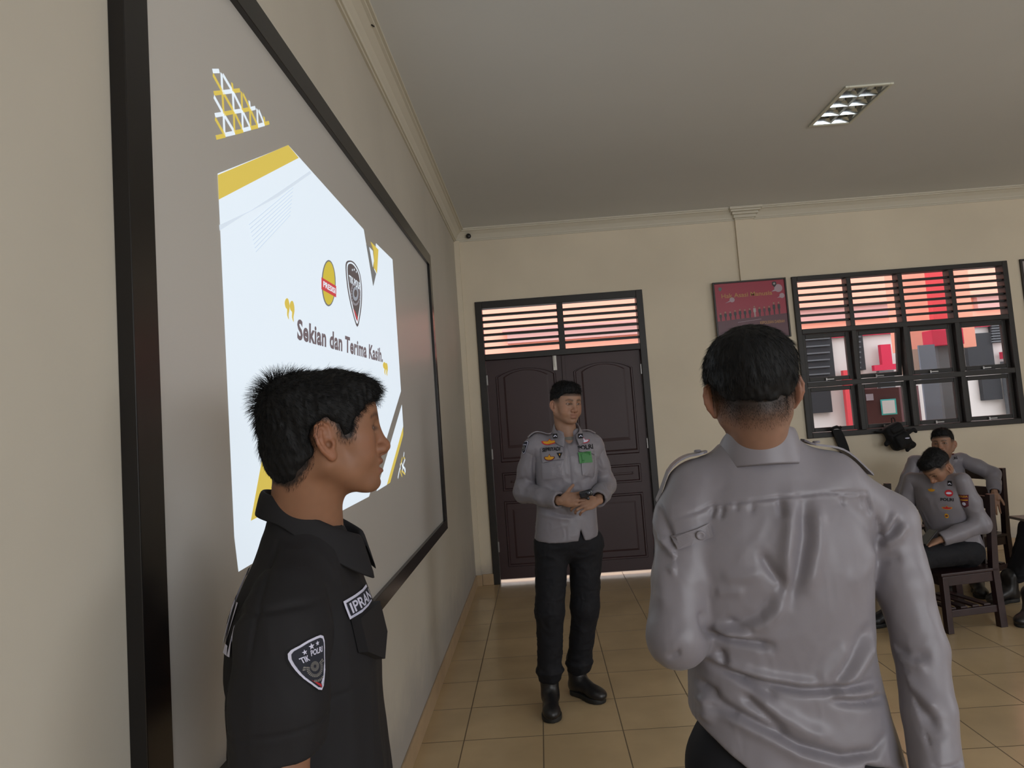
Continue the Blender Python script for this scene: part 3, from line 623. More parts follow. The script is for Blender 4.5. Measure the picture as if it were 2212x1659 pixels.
        for ax in range(3):
            o = [0, 0, 0]; o[ax] = 1; A_ = S[:n[0]-o[0], :n[1]-o[1], :n[2]-o[2]]; B_ = S[o[0]:, o[1]:, o[2]:]
            e = np.argwhere(A_ != B_); b1, b2 = (ax+1) % 3, (ax+2) % 3
            ok = (e[:, b1] > 0) & (e[:, b2] > 0) & (e[:, b1] < n[b1]-1) & (e[:, b2] < n[b2]-1); e = e[ok]
            inside = S[e[:, 0], e[:, 1], e[:, 2]]
            def cid(d1, d2): q = e.copy(); q[:, b1] -= d1; q[:, b2] -= d2; return ids[q[:, 0], q[:, 1], q[:, 2]]
            Q = np.stack([cid(0, 0), cid(1, 0), cid(1, 1), cid(0, 1)], 1)
            Q = np.where(inside[:, None], Q, Q[:, ::-1]); faces.append(Q)
        Q = np.concatenate(faces); Q = Q[(Q >= 0).all(1)]
        return V, Q
def vnormals(V, Q):
    N = np.cross(V[Q[:, 2]]-V[Q[:, 0]], V[Q[:, 3]]-V[Q[:, 1]]); R_ = np.zeros_like(V)
    for i in range(4): np.add.at(R_, Q[:, i], N)
    return R_/(np.linalg.norm(R_, axis=1, keepdims=True)+1e-12)
def relax(V, Q, it=1, lam=.5):
    for _ in range(it):
        A_ = np.zeros_like(V); K = np.zeros(len(V))
        for i in range(4):
            a, b = Q[:, i], Q[:, (i+1) % 4]; np.add.at(A_, a, V[b]); np.add.at(K, a, 1); np.add.at(A_, b, V[a]); np.add.at(K, b, 1)
        V = V+(A_/np.maximum(K, 1)[:, None]-V)*lam
    return V
def fobj(name, V, Q, mt, parent=None, col=None):
    """fast mesh object, coordinates local to the parent"""
    me = bpy.data.meshes.new(name); Q = np.asarray(Q, np.int32); nv, nf = len(V), len(Q)
    me.vertices.add(nv); me.vertices.foreach_set('co', np.asarray(V, np.float32).ravel())
    k = Q.shape[1]; me.loops.add(nf*k); me.loops.foreach_set('vertex_index', Q.ravel())
    me.polygons.add(nf); me.polygons.foreach_set('loop_start', np.arange(nf, dtype=np.int32)*k); me.polygons.foreach_set('loop_total', np.full(nf, k, np.int32))
    me.polygons.foreach_set('use_smooth', np.ones(nf, bool)); me.update(calc_edges=True); me.validate()
    if col is not None:
        a = me.color_attributes.new('Col', 'FLOAT_COLOR', 'POINT'); c = np.ones((nv, 4), np.float32); c[:, :3] = col; a.data.foreach_set('color', c.ravel())
    me.materials.append(mt)
    o = bpy.data.objects.new(name, me); COL.objects.link(o)
    if parent is not None: o.parent = parent
    return o
def lobj(name, mb, mt, parent, smooth=False):
    """MB or (verts, faces) in the parent's own coordinates"""
    v, f = (mb.v, mb.f) if isinstance(mb, MB) else mb
    me = bpy.data.meshes.new(name); me.from_pydata([tuple(map(float, q)) for q in v], [], [tuple(q) for q in f]); me.update(); me.materials.append(mt)
    if smooth: me.polygons.foreach_set('use_smooth', [True]*len(me.polygons))
    o = bpy.data.objects.new(name, me); COL.objects.link(o); o.parent = parent; return o
def join(parts):
    V = []; Q = []; n = 0; C = []
    for p in parts:
        V.append(p[0]); Q.append(np.asarray(p[1])+n); n += len(p[0]); C.append(p[2] if len(p) > 2 else None)
    return np.concatenate(V), np.concatenate(Q), (np.concatenate(C) if C[0] is not None else None)
def sstep(a, b, x): t = np.clip((x-a)/(b-a), 0, 1); return t*t*(3-2*t)
def gauss(d, w): return np.exp(-(d/w)**2)
_rs = np.random.RandomState(7)
_lat = _rs.rand(32, 32, 32).astype(np.float32)
def vnoise(P):
    """smooth value noise in -1..1 at points (n,3)"""
    P = np.asarray(P); i = np.floor(P).astype(int); f = P-i; f = f*f*(3-2*f); r = 0
    for dx in (0, 1):
        for dy in (0, 1):
            for dz in (0, 1):
                w = (f[:, 0] if dx else 1-f[:, 0])*(f[:, 1] if dy else 1-f[:, 1])*(f[:, 2] if dz else 1-f[:, 2])
                r = r+w*_lat[(i[:, 0]+dx) % 32, (i[:, 1]+dy) % 32, (i[:, 2]+dz) % 32]
    return r*2-1
def polydist(U, pts):
    """distance of points U (n,2) to a polyline and the parameter 0..1 along it"""
    P = np.array(pts, float); seg = P[1:]-P[:-1]; L = np.linalg.norm(seg, axis=1); cum = np.concatenate([[0], np.cumsum(L)])/L.sum()
    best = np.full(len(U), 1e9); T = np.zeros(len(U)); side = np.zeros(len(U))
    for i in range(len(seg)):
        d = U-P[i]; t = np.clip((d@seg[i])/(L[i]**2+1e-12), 0, 1); q = d-t[:, None]*seg[i]; dd = np.linalg.norm(q, axis=1); m = dd < best
        best = np.where(m, dd, best); T = np.where(m, cum[i]+t*(cum[i+1]-cum[i]), T); side = np.where(m, np.sign(seg[i][0]*d[:, 1]-seg[i][1]*d[:, 0]), side)
    return best, T, side
# ------------------------------------------------------------------ head
def head_mesh(h=.0019, neck=None, g=None):
    """head in its own frame (x forward, y to its left, z up, origin at eye height in mid skull)"""
    g = g or {}
    fat = g.get('fat', 0.0); lipx = g.get('lips', 0.0); opn = g.get('mouth_open', 0.0); eyeo = g.get('eye_open', .0042)
    F = Field((-.125, -.108, -.215), (.135, .108, .135), h)
    F.ell((-.010, 0, .030), (.098, .0755, .076), k=.02)
    F.ell((.028, 0, .026), (.062, .064, .062), k=.03)
    F.ell((.026, 0, -.032), (.060, .057+fat, .080), k=.03)
    for s in (-1, 1):
        F.ell((.050, s*.042, -.020), (.026, .022, .020), k=.02)
        F.ell((.052, s*(.036+fat), -.05), (.024, .020+fat, .026), k=.02)
        F.cap((-.004, s*(.050+fat*.7), -.055), (.060, s*.020, -.098), .019+fat*.5, .015, k=.022)
        F.cap((-.004, s*.052, -.055), (-.006, s*.060, -.01), .016, .016, k=.02)
    F.ell((.072, 0, -.098), (.0175, .020, .016), k=.016)
    F.cap((.078, -.024, .0165), (.078, .024, .0165), .0085, k=.014)
    F.ell((.068, 0, -.066), (.024, .031, .028), k=.014)
    for s in (-1, 1):
        F.ell((.098, s*.031, -.003), (.017, .017, .0125), k=.014, mode='sub')
    F.cap((.0850, 0, .008), (.1000, 0, -.030), .0075, .0098, k=.014)
    F.ell((.1015, 0, -.0375), (.0125, .0120, .0105), k=.009)
    for s in (-1, 1): F.ell((.0935, s*.0140, -.0415), (.0115, .0080, .0085), k=.006)
    F.cap((.086, 0, -.050), (.100, 0, -.046), .0050, .0055, k=.007)
    for s in (-1, 1): F.ell((.0985, s*.0065, -.0495), (.0052, .0032, .004), k=.003, mode='sub')
    u = opn*.5
    F.ell((.0885+lipx, 0, -.0645+u), (.0090, .0215, .0062), k=.0055)
    F.ell((.0870+lipx, 0, -.0790-u), (.0095, .0185, .0070), k=.0055)
    F.cap((.0975, -.019, -.0715), (.0975, .019, -.0715), .0016+opn*.5, k=.002, mode='sub')
    if opn > .001: F.ell((.094, 0, -.0715), (.020, .017, opn*.55), k=.003, mode='sub')
    F.cap((.094, -.009, -.0895), (.094, .009, -.0895), .0042, k=.008, mode='sub')
    # eyelids over the eyeballs
    for s in (-1, 1):
        c = np.array((.0705, s*.031, -.003)); F.ell(c, (.0150, .0165, .0140), k=.003)
        F.ell(c+(.014, 0, -.0004), (.0105, .0138, eyeo), k=.0012, mode='sub')
        F.cap(c+(.0125, -.014, .0075), c+(.0125, .014, .0070), .0010, k=.002, mode='sub')
    # ears
    for s in (-1, 1):
        R_ = rotm('Z', -s*g.get('ear', 24)) @ rotm('Y', -12) @ rotm('X', s*6)
        e = np.array((-.008, s*.0765, -.020)); T = lambda x, y, z: e+R_ @ np.array((x, s*y, z))
        F.ell(T(-.001, .0025, .002), (.0165, .0050, .0300), R_, k=.006)
        F.ell(T(.003, .0095, -.004), (.0080, .0072, .0120), R_, k=.003, mode='sub')
        F.ell(T(.001, .0095, .013), (.0085, .0058, .0095), R_, k=.003, mode='sub')
        rim = [(.008, .003, .0), (.0125, .004, .012), (.010, .006, .024), (.001, .0075, .031), (-.010, .008, .028), (-.0165, .0085, .015), (-.0165, .008, .0), (-.0125, .006, -.013), (-.006, .004, -.022)]
        F.chain([T(*q) for q in rim], [.0028, .0033, .0034, .0036, .0036, .0036, .0034, .0032, .003], k=.002)
        F.chain([T(*q) for q in ((-.003, .006, .019), (-.008, .006, .006), (-.0085, .0055, -.006), (-.003, .005, -.014))], [.0026, .003, .003, .003], k=.003)
        F.ell(T(.003, .002, -.026), (.0085, .0042, .0095), R_, k=.005)
        F.ell(T(.011, .0045, -.006), (.0042, .0042, .0062), R_, k=.004)
        F.ell(T(.0035, .004, -.0065), (.005, .006, .0065), R_, k=.002, mode='sub')
    if neck:
        a, b, ra, rb = neck; F.cap(a, b, ra, rb, k=.022)
        a = np.array(a); b = np.array(b)
        F.ell(a*.55+b*.45+np.array((.044, 0, 0)), (.012, .010, .016), k=.02)
    V, Q = F.mesh(); return relax(V, Q, 1, .35), Q
SKIN = dict(base=(.225, .098, .052), lip=(.17, .062, .047), dark=(.012, .010, .010))
def head_color(V, base, fade=None, lip=None, brow=True, stub=.25):
    x, y, z = V[:, 0], V[:, 1], V[:, 2]; b = np.array(base); C = np.tile(b, (len(V), 1))
    n = vnoise(V*90)*.05+vnoise(V*25)*.06; C *= (1+n)[:, None]
    def mixc(w, c): 
        nonlocal C; C = C*(1-w[:, None])+np.array(c)*w[:, None]
    red = b*np.array((1.12, .86, .82))
    mixc(.55*gauss(np.sqrt((x-.1)**2+y**2+(z+.038)**2), .022), red); mixc(.5*sstep(.072, .082, np.abs(y))*(x < .03), b*np.array((1.22, .95, .9)))
    for s in (-1, 1): mixc(.35*gauss(np.sqrt((x-.07)**2+(y-s*.045)**2+(z+.03)**2), .03), red)
    lc = np.array(lip if lip else b*np.array((.82, .62, .72)))
    m = np.maximum(0, 1-(y/.0235)**2)
    mixc(.85*(x > .074)*gauss(z+.0645-.0012, .0048)*sstep(0, .15, m)*sstep(.085, .09, x), lc); mixc(.85*gauss(z+.0785, .0056)*sstep(0, .2, m)*sstep(.082, .087, x), lc)
    mixc(.5*stub*sstep(-.075, -.095, z)*(x > .02)+.35*stub*gauss(z+.056, .006)*sstep(.085, .088, x)*(np.abs(y) < .022), b*.45)
    if brow:
        ay = np.abs(y); zc = .0165+.0042*sstep(.012, .032, ay)-.006*sstep(.036, .052, ay)
        mixc(.9*gauss(z-zc, .0050-.0014*sstep(.03, .05, ay))*sstep(.0085, .014, ay)*(1-sstep(.046, .053, ay))*(x > .05)*(.75+.35*vnoise(V*np.array((300, 700, 300)))).clip(0, 1), SKIN['dark'])
    for s in (-1, 1):
        q = V-np.array((.0705, s*.031, -.003)); r = np.sqrt(q[:, 1]**2/.0148**2+(q[:, 2]+.0002)**2/.0052**2); mixc(.8*gauss(r-1, .30)*(q[:, 0] > .006), b*.15)
        mixc(.25*gauss(np.sqrt(q[:, 1]**2+(q[:, 2]+.012)**2*3), .016)*(q[:, 0] > .003), b*.6)
    if fade is not None: mixc(fade(V)*(1-.0), SKIN['dark'])
    return C.clip(0, 1)
def eyes(parent, T, mats, look=0.0):
    """eyeballs with iris, as parts"""
    for s in (-1, 1):
        c = np.array((.0705, s*.031, -.003)); n = 20; v = []; f = []; R_ = rotm('Z', look)
        for i in range(n//2+1):
            for k in range(n):
                a = PI*i/(n//2); d = np.array((math.cos(a), math.sin(a)*math.cos(2*PI*k/n), math.sin(a)*math.sin(2*PI*k/n))); v.append(c+R_ @ d*.0122)
        for i in range(n//2):
            for k in range(n): f.append((i*n+k, (i+1)*n+k, (i+1)*n+(k+1) % n, i*n+(k+1) % n))
        V = np.array(v); w = (V-c) @ R_; ang = np.arccos(np.clip(w[:, 0]/.0122, -1, 1))
        col = np.where(ang[:, None] < .5, np.array((.02, .010, .006)), np.array((.42, .36, .33)))
        fobj('eye', V @ T[:3, :3].T+T[:3, 3], f, mats['eye'], parent, col)
def strands(name, P, N, Dr, L, mt, parent, width=.0005, seg=4, droop=0.0, rnd=.15, seed=1, T=None, taper=True):
    """many single hairs as thin tapering ribbons; P roots, N normals, Dr directions (n,3), L lengths"""
    rs = np.random.RandomState(seed); n = len(P); D_ = Dr+rs.randn(n, 3)*rnd; D_ /= np.linalg.norm(D_, axis=1, keepdims=True)
    side = np.cross(D_, rs.randn(n, 3)); side /= np.linalg.norm(side, axis=1, keepdims=True)+1e-9
    cur = rs.randn(n, 3)*.35; V = np.zeros((n, seg+1, 2, 3)); p = P.copy(); d = D_.copy(); st = (L/seg)[:, None]
    for i in range(seg+1):
        w = width*(1-(i/seg)*.85 if taper else 1); V[:, i, 0] = p-side*w/2; V[:, i, 1] = p+side*w/2
        d = d+cur*.10*i/seg+np.array((0, 0, -droop))*i/seg; d /= np.linalg.norm(d, axis=1, keepdims=True); p = p+d*st
    V = V.reshape(-1, 3); b = (np.arange(n)*(seg+1)*2)[:, None, None]; i = (np.arange(seg)*2)[None, :, None]
    Q = (b+i+np.array([0, 1, 3, 2])[None, None, :]).reshape(-1, 4)
    if T is not None: V = V @ T[:3, :3].T+T[:3, 3]
    return fobj(name, V, Q, mt, parent)
def xform(V, T): return V @ T[:3, :3].T+T[:3, 3]
def mk(R_, t): T = np.eye(4); T[:3, :3] = R_; T[:3, 3] = t; return T
def sample(V, Q, n, w=None, seed=0):
    """random surface points with normals, density weighted by w(vertices)"""
    rs = np.random.RandomState(seed); A_ = np.linalg.norm(np.cross(V[Q[:, 2]]-V[Q[:, 0]], V[Q[:, 3]]-V[Q[:, 1]]), axis=1)
    if w is not None: A_ = A_*w(V[Q].mean(1))
    i = rs.choice(len(Q), n, p=A_/A_.sum()); a = rs.rand(n, 1); b = rs.rand(n, 1); q = V[Q[i]]
    P = (1-a)*(1-b)*q[:, 0]+a*(1-b)*q[:, 1]+a*b*q[:, 2]+(1-a)*b*q[:, 3]; N = vnormals(V, Q); return P, N[Q[i]].mean(1)
HM = dict(skin=mat('skin', (.22, .1, .055), .5, attr=True, spec=.35, sss=.12), eye=mat('eyeball', (1, 1, 1), .15, attr=True), hair=mat('black_hair', (.0045, .0045, .005), .62, spec=.22))

def poly_sdf(x, z, P):
    """signed distance (negative inside) on the grid x (a,1), z (1,b)"""
    X, Z = np.broadcast_arrays(x, z); d = np.full(X.shape, 1e9); ins = np.zeros(X.shape, bool); n = len(P)
    for i in range(n):
        (x0, z0), (x1, z1) = P[i], P[(i+1) % n]; ex, ez = x1-x0, z1-z0; wx, wz = X-x0, Z-z0
        t = np.clip((wx*ex+wz*ez)/(ex*ex+ez*ez+1e-12), 0, 1); d = np.minimum(d, (wx-ex*t)**2+(wz-ez*t)**2)
        c = ((z0 <= Z) & (z1 > Z)) | ((z1 <= Z) & (z0 > Z)); xi = x0+(Z-z0)/(ez+(ez == 0))*ex; ins ^= c & (X < xi)
    return np.where(ins, -1, 1)*np.sqrt(d)
def smooth_poly(P, n=5): return bell(P, n)
def bell(pts, n=6):
    P = np.array(pts, float); m_ = len(P); o_ = []
    for i in range(m_):
        a, b, c, d = P[i-1], P[i], P[(i+1) % m_], P[(i+2) % m_]
        for k in range(n):
            t = k/n; o_.append(tuple(.5*((2*b)+(-a+c)*t+(2*a-5*b+4*c-d)*t*t+(-a+3*b-3*c+d)*t**3)))
    return o_
def hair_cap(poly, ells, T, parent, h=.0024, grow=.004, clump=.0025, name='hair'):
    """hair mass: thickened skull cut by a side-view outline (x forward, z up)"""
    F = Field((-.16, -.115, -.12), (.14, .115, .17), h)
    F.ell((-.010, 0, .030), (.098+grow, .0755+grow, .076+grow), k=.02); F.ell((.028, 0, .026), (.062+grow, .064+grow, .062+grow), k=.03)
    F.ell((-.035, 0, -.03), (.062+grow*.5, .056+grow*.5, .075), k=.03)
    for e in ells: F.ell(*e[:2], R=None, k=e[2] if len(e) > 2 else .02)
    x = F.ax[0][:, None]; z = F.ax[2][None, :]; pd = poly_sdf(x, z, poly)[:, None, :].astype(np.float32)
    Y2, Z2 = np.meshgrid(F.ax[1], F.ax[2], indexing='ij'); nz = vnoise(np.stack([Y2.ravel()*95, Z2.ravel()*60, 0*Y2.ravel()], 1)).reshape(Y2.shape)*.0045+vnoise(np.stack([Y2.ravel()*30+5, Z2.ravel()*30, 0*Y2.ravel()], 1)).reshape(Y2.shape)*.005
    pd = (np.broadcast_to(pd, F.F.shape)+nz[None].astype(np.float32)); k = .008; hh = np.clip(.5+.5*(F.F-pd)/k, 0, 1); F.F = (pd*(1-hh)+F.F*hh+k*hh*(1-hh)).astype(np.float32)
    V, Q = F.mesh(); V = relax(V, Q, 1); N = vnormals(V, Q)
    V = V+N*(vnoise(V*np.array((160, 160, 60)))*clump+vnoise(V*45)*clump)[:, None]
    return V, Q, fobj(name, xform(V, T), Q, HM['hair'], parent)
# ------------------------------------------------------------------ the hair of each person
def crown_dirs(P, N, crown, up=.35, fwd=None):
    d = P-np.array(crown); d = d-N*(d*N).sum(1, keepdims=True); d /= np.linalg.norm(d, axis=1, keepdims=True)+1e-6
    if fwd is not None: d = d+np.array(fwd); d = d-N*(d*N).sum(1, keepdims=True)*.7; d /= np.linalg.norm(d, axis=1, keepdims=True)+1e-6
    return d*(1-up)+N*up
HAIR_L = bell([(.098, .048), (.106, .060), (.104, .078), (.085, .10), (.02, .135), (-.08, .14), (-.14, .08), (-.14, .0), (-.115, -.045), (-.090, -.080), (-.064, -.084), (-.043, -.064), (-.031, -.042), (-.028, -.012), (-.018, .014), (0, .018), (.012, .010), (.018, -.006), (.024, -.018), (.038, -.019), (.043, -.004), (.050, .016), (.062, .030), (.080, .041)], 3)
def hair_left(parent, hV, hQ, T):
    V, Q, o = hair_cap(HAIR_L, [((.050, 0, .070), (.054, .062, .030)), ((-.052, 0, .060), (.054, .066, .048)), ((-.056, 0, -.02), (.048, .062, .065))], T, parent, h=.0024, grow=.005)
    w = lambda C: 1.0*(C[:, 1] < .03)+.35; P, N = sample(V, Q, 15000, w, 1); c = (-.075, 0, .085)
    d = crown_dirs(P, N, c, .22, (.25, 0, -.12)); back = gauss(np.linalg.norm(P-np.array((-.085, 0, .082)), axis=1), .045)
    d = d*(1-.75*back[:, None])+(N*.9+np.array((-.35, 0, .55)))*.75*back[:, None]
    L = .010+.010*_rs.rand(len(P))+.015*back+.005*(P[:, 0] > .07); L = np.where(P[:, 2] < -.03, L*.55, L)
    strands('hair_strands', P-N*.002, N, d, L, HM['hair'], o, .00075, 4, .25, .22, 2, T)
    # sideburn and nape hairs growing straight on the skin
    m = lambda C: ((poly_sdf(C[:, 0], C[:, 2], HAIR_L) < .007) & (poly_sdf(C[:, 0], C[:, 2], HAIR_L) > -.006) & (np.abs(C[:, 1]) > .03) & (C[:, 0] < .07)).astype(float)+1e-9
    P, N = sample(hV, hQ, 3200, m, 3); d = np.tile(np.array((-.35, 0, -1.0)), (len(P), 1)); d = np.where((P[:, 0] > .0)[:, None], np.array((-.15, 0, -1.)), d)
    strands('hair_strands', P, N, d-N*(d*N).sum(1, keepdims=True)*.9+N*.10, .004+.004*_rs.rand(len(P)), HM['hair'], o, .00045, 3, .1, .15, 4, T)
    return o
def fade_left(V):
    d = poly_sdf(V[:, 0], V[:, 2], HAIR_L); w = 1-sstep(-.004, .004, d+.002*vnoise(V*200)); return np.clip(w, 0, 1)*.92*((V[:, 0] < .07) | (V[:, 2] > .03))*(np.abs(V[:, 1]) < .081)
HAIR_R = bell([(.098, .045), (.10, .07), (.08, .115), (.0, .14), (-.09, .13), (-.14, .06), (-.13, -.005), (-.102, -.030), (-.06, -.018), (-.03, .002), (-.012, .014), (.02, .016), (.045, .012), (.052, .03), (.07, .042)], 3)
def hair_right(parent, hV, hQ, T):
    V, Q, o = hair_cap(HAIR_R, [((.050, 0, .068), (.050, .060, .030)), ((-.045, 0, .050), (.070, .078, .062)), ((-.07, 0, .01), (.042, .066, .035))], T, parent, h=.0026, grow=.008, clump=.0015)
    P, N = sample(V, Q, 13000, lambda C: (C[:, 0] < .03)+.3, 1); c = (-.055, .015, .105)
    d = crown_dirs(P, N, c, .10, (0, 0, -.3)); L = .014+.012*_rs.rand(len(P)); L = np.where(P[:, 2] < .005, L*.35, L)
    strands('hair_strands', P-N*.0015, N, d, L, HM['hair'], o, .0007, 4, .25, .12, 2, T)
    m = lambda C: (((fade_right(C) > .08)) & (fade_right(C) < .9)).astype(float)*fade_right(C)+1e-9
    P, N = sample(hV, hQ, 9000, m, 3); d = np.tile(np.array((0, 0, -1.0)), (len(P), 1))
    strands('hair_strands', P, N, d-N*(d*N).sum(1, keepdims=True)*.9+N*.12, .0022+.002*_rs.rand(len(P)), HM['hair'], o, .0003, 2, .1, .15, 4, T)
    return o
def fade_right(V):
    d = poly_sdf(V[:, 0], V[:, 2], HAIR_R); w = 1-sstep(-.002, .068, d+.0022*vnoise(V*60)); return np.clip(w, 0, 1)**.80*.96*(1-sstep(.03, .05, V[:, 0])*(V[:, 2] < .04))*(np.abs(V[:, 1]) < .079)
HAIR_M = bell([(.088, .056), (.099, .070), (.094, .100), (.04, .134), (-.05, .132), (-.12, .09), (-.13, .030), (-.10, .002), (-.06, .006), (-.02, .020), (.02, .022), (.040, .026), (.054, .046), (.072, .055)], 3)
def hair_mid(parent, hV, hQ, T, n=7000):
    V, Q, o = hair_cap(HAIR_M, [((.050, 0, .082), (.048, .058, .038)), ((-.03, 0, .072), (.07, .064, .056))], T, parent, h=.0030, grow=.003)
    P, N = sample(V, Q, n, None, 1); d = crown_dirs(P, N, (-.08, 0, .08), .3, (.1, 0, .2)); L = (.008+.014*_rs.rand(len(P)))*np.where(P[:, 2] < .05, .45, 1)
    strands('hair_strands', P-N*.0015, N, d, L, HM['hair'], o, .0011, 3, .25, .25, 2, T); return o
def fade_mid(V):
    d = poly_sdf(V[:, 0], V[:, 2], HAIR_M); w = 1-sstep(-.004, .036, d); return np.clip(w, 0, 1)**.8*.92*(1-sstep(.035, .055, V[:, 0])*(V[:, 2] < .04))*(np.abs(V[:, 1]) < .079)
# ------------------------------------------------------------------ whole figures
class Person:
    def __init__(s, name, x, y, yaw, label, z=0.0):
        s.x, s.y, s.yaw, s.z0 = x, y, yaw, z; s.R = rotm('Z', yaw); s.o = np.array((x, y, z)); s.label = label; s.root = None
    def loc(s, p): return (np.array(p, float)-s.o) @ s.R
    def wld(s, p): return np.array(p, float) @ s.R.T+s.o
    def px(s, y, a, b): return s.loc(at(1, y, a, b))
    def place(s, o):
        o.location = tuple(s.o); o.rotation_euler = (0, 0, math.radians(s.yaw)); s.root = o
        return tag(o, s.label, 'person')
    def headT(s, pos, yaw, pitch=0, roll=0):
        """pos in the world, yaw in the world; pitch>0 looks down"""
        return mk(rotm('Z', yaw-s.yaw) @ rotm('Y', pitch) @ rotm('X', roll), s.loc(pos))
def perp(a, b):
    b = np.array(b, float)-np.array(a)*np.dot(a, b); return nrm(b)
def hand(F, wrist, dirn, nrmv, side, curl=(25, 30, 35, 40), bend=(.55, .5), th=(35, 30), size=1.0, spread=6):
    """palm, four unequal bent fingers and a thumb. dirn: wrist->knuckles, nrmv: out of the back of the hand, side: +1 thumb lies along cross(dirn,nrmv)"""
    d = nrm(dirn); n = perp(d, nrmv); w = np.cross(d, n)*side; s = size; W_ = np.array(wrist, float)
    def rot(v, ax, deg): return np.array(Matrix.Rotation(math.radians(deg), 3, Vector(ax)) @ Vector(v))
    F.ell(W_+d*.050*s, (.050*s, .040*s, .0145*s), np.stack([d, w, n], 1), k=.008)
    F.cap(W_-d*.012*s, W_+d*.03*s, .023*s, .026*s, k=.012, flat=(n, .72))
    F.cap(W_+d*.02*s+w*.022*s-n*.006*s, W_+d*.045*s+w*.024*s-n*.008*s, .014*s, .013*s, k=.01)
    Ls = (.040, .045, .042, .034); of = (.028, .0095, -.0095, -.0275); rr = (.0088, .0092, .0088, .0078); bl = (.086, .090, .086, .077)
    for i in range(4):
        p = W_+d*bl[i]*s+w*of[i]*s; dd = rot(d, n, side*spread*(-(1.5-i))); c = curl[i]; L_ = Ls[i]*s; r = rr[i]*s
        F.cap(W_+d*.05*s+w*of[i]*.9*s, p, .0105*s, .0100*s, k=.006)
        ax = np.cross(n, dd); q = p; ang = c*.55
        for j, (ln, kk) in enumerate(((1.0, 1.0), (.62, .9), (.50, .8))):
            dj = rot(dd, ax, ang); q2 = q+dj*L_*ln; F.cap(q, q2, r*kk, r*kk*.92, k=.0012 if j else .004); q = q2; ang += c*(1.0 if j == 0 else .7)
    p = W_+d*.030*s+w*.030*s-n*.006*s; dt = nrm(d*math.cos(math.radians(th[0]))+w*math.sin(math.radians(th[0]))-n*.25)
    F.cap(W_+d*.016*s+w*.016*s, p, .0135*s, .0125*s, k=.008); q = p+dt*.036*s; F.cap(p, q, .0118*s, .0098*s, k=.004)
    d2 = nrm(dt*math.cos(math.radians(th[1]))+d*math.sin(math.radians(th[1]))-n*.15); F.cap(q, q+d2*.030*s, .0098*s, .0080*s, k=.0015)
def skin_part(lo, hi, h, fn, base, it=1):
    F = Field(lo, hi, h); fn(F); V, Q = F.mesh(); V = relax(V, Q, it, .4); b = np.array(base)
    C = b*(1+vnoise(V*70)*.06+vnoise(V*18)*.08)[:, None]; return V, Q, C
def core(P, joints, base, h=.011):
    """the body under the clothes: trunk and limbs, one surface. joints: dict of local points"""
    J = joints; pts = np.array([v for v in J.values()]); lo = pts.min(0)-.16; hi = pts.max(0)+.16
    def f(F):
        pe, ch, nk = J['pelvis'], J['chest'], J['neck']; y = (0, 1, 0)
        F.cap(pe, (pe+ch)/2, .095, .09, k=.05, flat=((1, 0, 0), .8)); F.cap((pe+ch)/2, ch, .095, .105, k=.05, flat=((1, 0, 0), .8)); F.cap(ch, nk, .085, .05, k=.05)
        for s in 'lr':
            if s+'_sh' in J:
                F.cap(ch*.3+nk*.7, J[s+'_sh'], .045, .042, k=.04); F.cap(J[s+'_sh'], J[s+'_el'], .041, .034, k=.02); F.cap(J[s+'_el'], J[s+'_wr'], .034, .023, k=.015)
            if s+'_hip' in J:
                F.cap(pe, J[s+'_hip'], .08, .075, k=.04); F.cap(J[s+'_hip'], J[s+'_kn'], .072, .048, k=.03); F.cap(J[s+'_kn'], J[s+'_an'], .048, .032, k=.02)
                if s+'_toe' in J: F.cap(J[s+'_an']-np.array((0, 0, .03)), J[s+'_toe'], .03, .022, k=.02)
    return skin_part(lo, hi, h, f, base)
def make_body(P, T, headg, jo, hands, base, fade, neck, h=.0019, lip=None, eye_look=0, hh=.0022, extra=()):
    hV, hQ = head_mesh(h=h, neck=neck, g=headg); hC = head_color(hV, base, fade=fade, lip=lip)
    parts = [(xform(hV, T), hQ, hC)]
    parts.append(core(P, jo, base))
    for (wr, fn, rad) in hands:
        wr = np.array(wr); parts.append(skin_part(wr-rad, wr+rad, hh, fn, base))
    for e in extra: parts.append(e)
    V, Q, C = join(parts); o = fobj('person', V, Q, HM['skin'], None, C); P.place(o); eyes(o, T, HM, eye_look); return o, hV, hQ
def wrinkle(V, N, amp, scale, stretch=(1, 1, 1), seed=0):
    q = V*np.array(stretch)*scale+seed; n = vnoise(q+np.stack([vnoise(q*.7+9)]*3, 1)*.8); r = 1-np.abs(n); return V+N*((r-.6)*amp)[:, None]
def folds(V, N, UV, mask, L):
    """L: list of (polyline in the UV plane, depth (+ridge / -valley), half width)"""
    D_ = np.zeros(len(V))
    for pts, a, w in L:
        d, t, sd = polydist(UV, pts); D_ += a*np.exp(-(d/w)**2)*np.clip(np.minimum(t, 1-t)*5+.15, 0, 1)
    return V+N*(D_*mask)[:, None]
def arm_sleeve(sh, el, wr, r, cut=.0, h=.0038, hollow=True, inn=.012):
    sh, el, wr = map(np.array, (sh, el, wr)); lo = np.minimum(np.minimum(sh, el), wr)-.10; hi = np.maximum(np.maximum(sh, el), wr)+.10
    F = Field(lo, hi, h); d = nrm(wr-el); F.chain([sh, sh*.5+el*.5, el, el*.45+wr*.55, wr+d*.05], [r[0], r[1], r[2], r[3], r[4]], k=.03); pc = wr+d*cut
    F.fn(pc-.1, pc+.1, lambda x, y, z: -((x-pc[0])*d[0]+(y-pc[1])*d[1]+(z-pc[2])*d[2]), k=.002, mode='sub')
    if hollow: F.cap(pc-d*.025, pc+d*.06, r[4]-inn-.007, r[4]-.011, k=.002, mode='sub')
    return F.mesh()
def bvh(V, Q): return BVHTree.FromPolygons([tuple(v) for v in V], [tuple(int(i) for i in q) for q in Q])
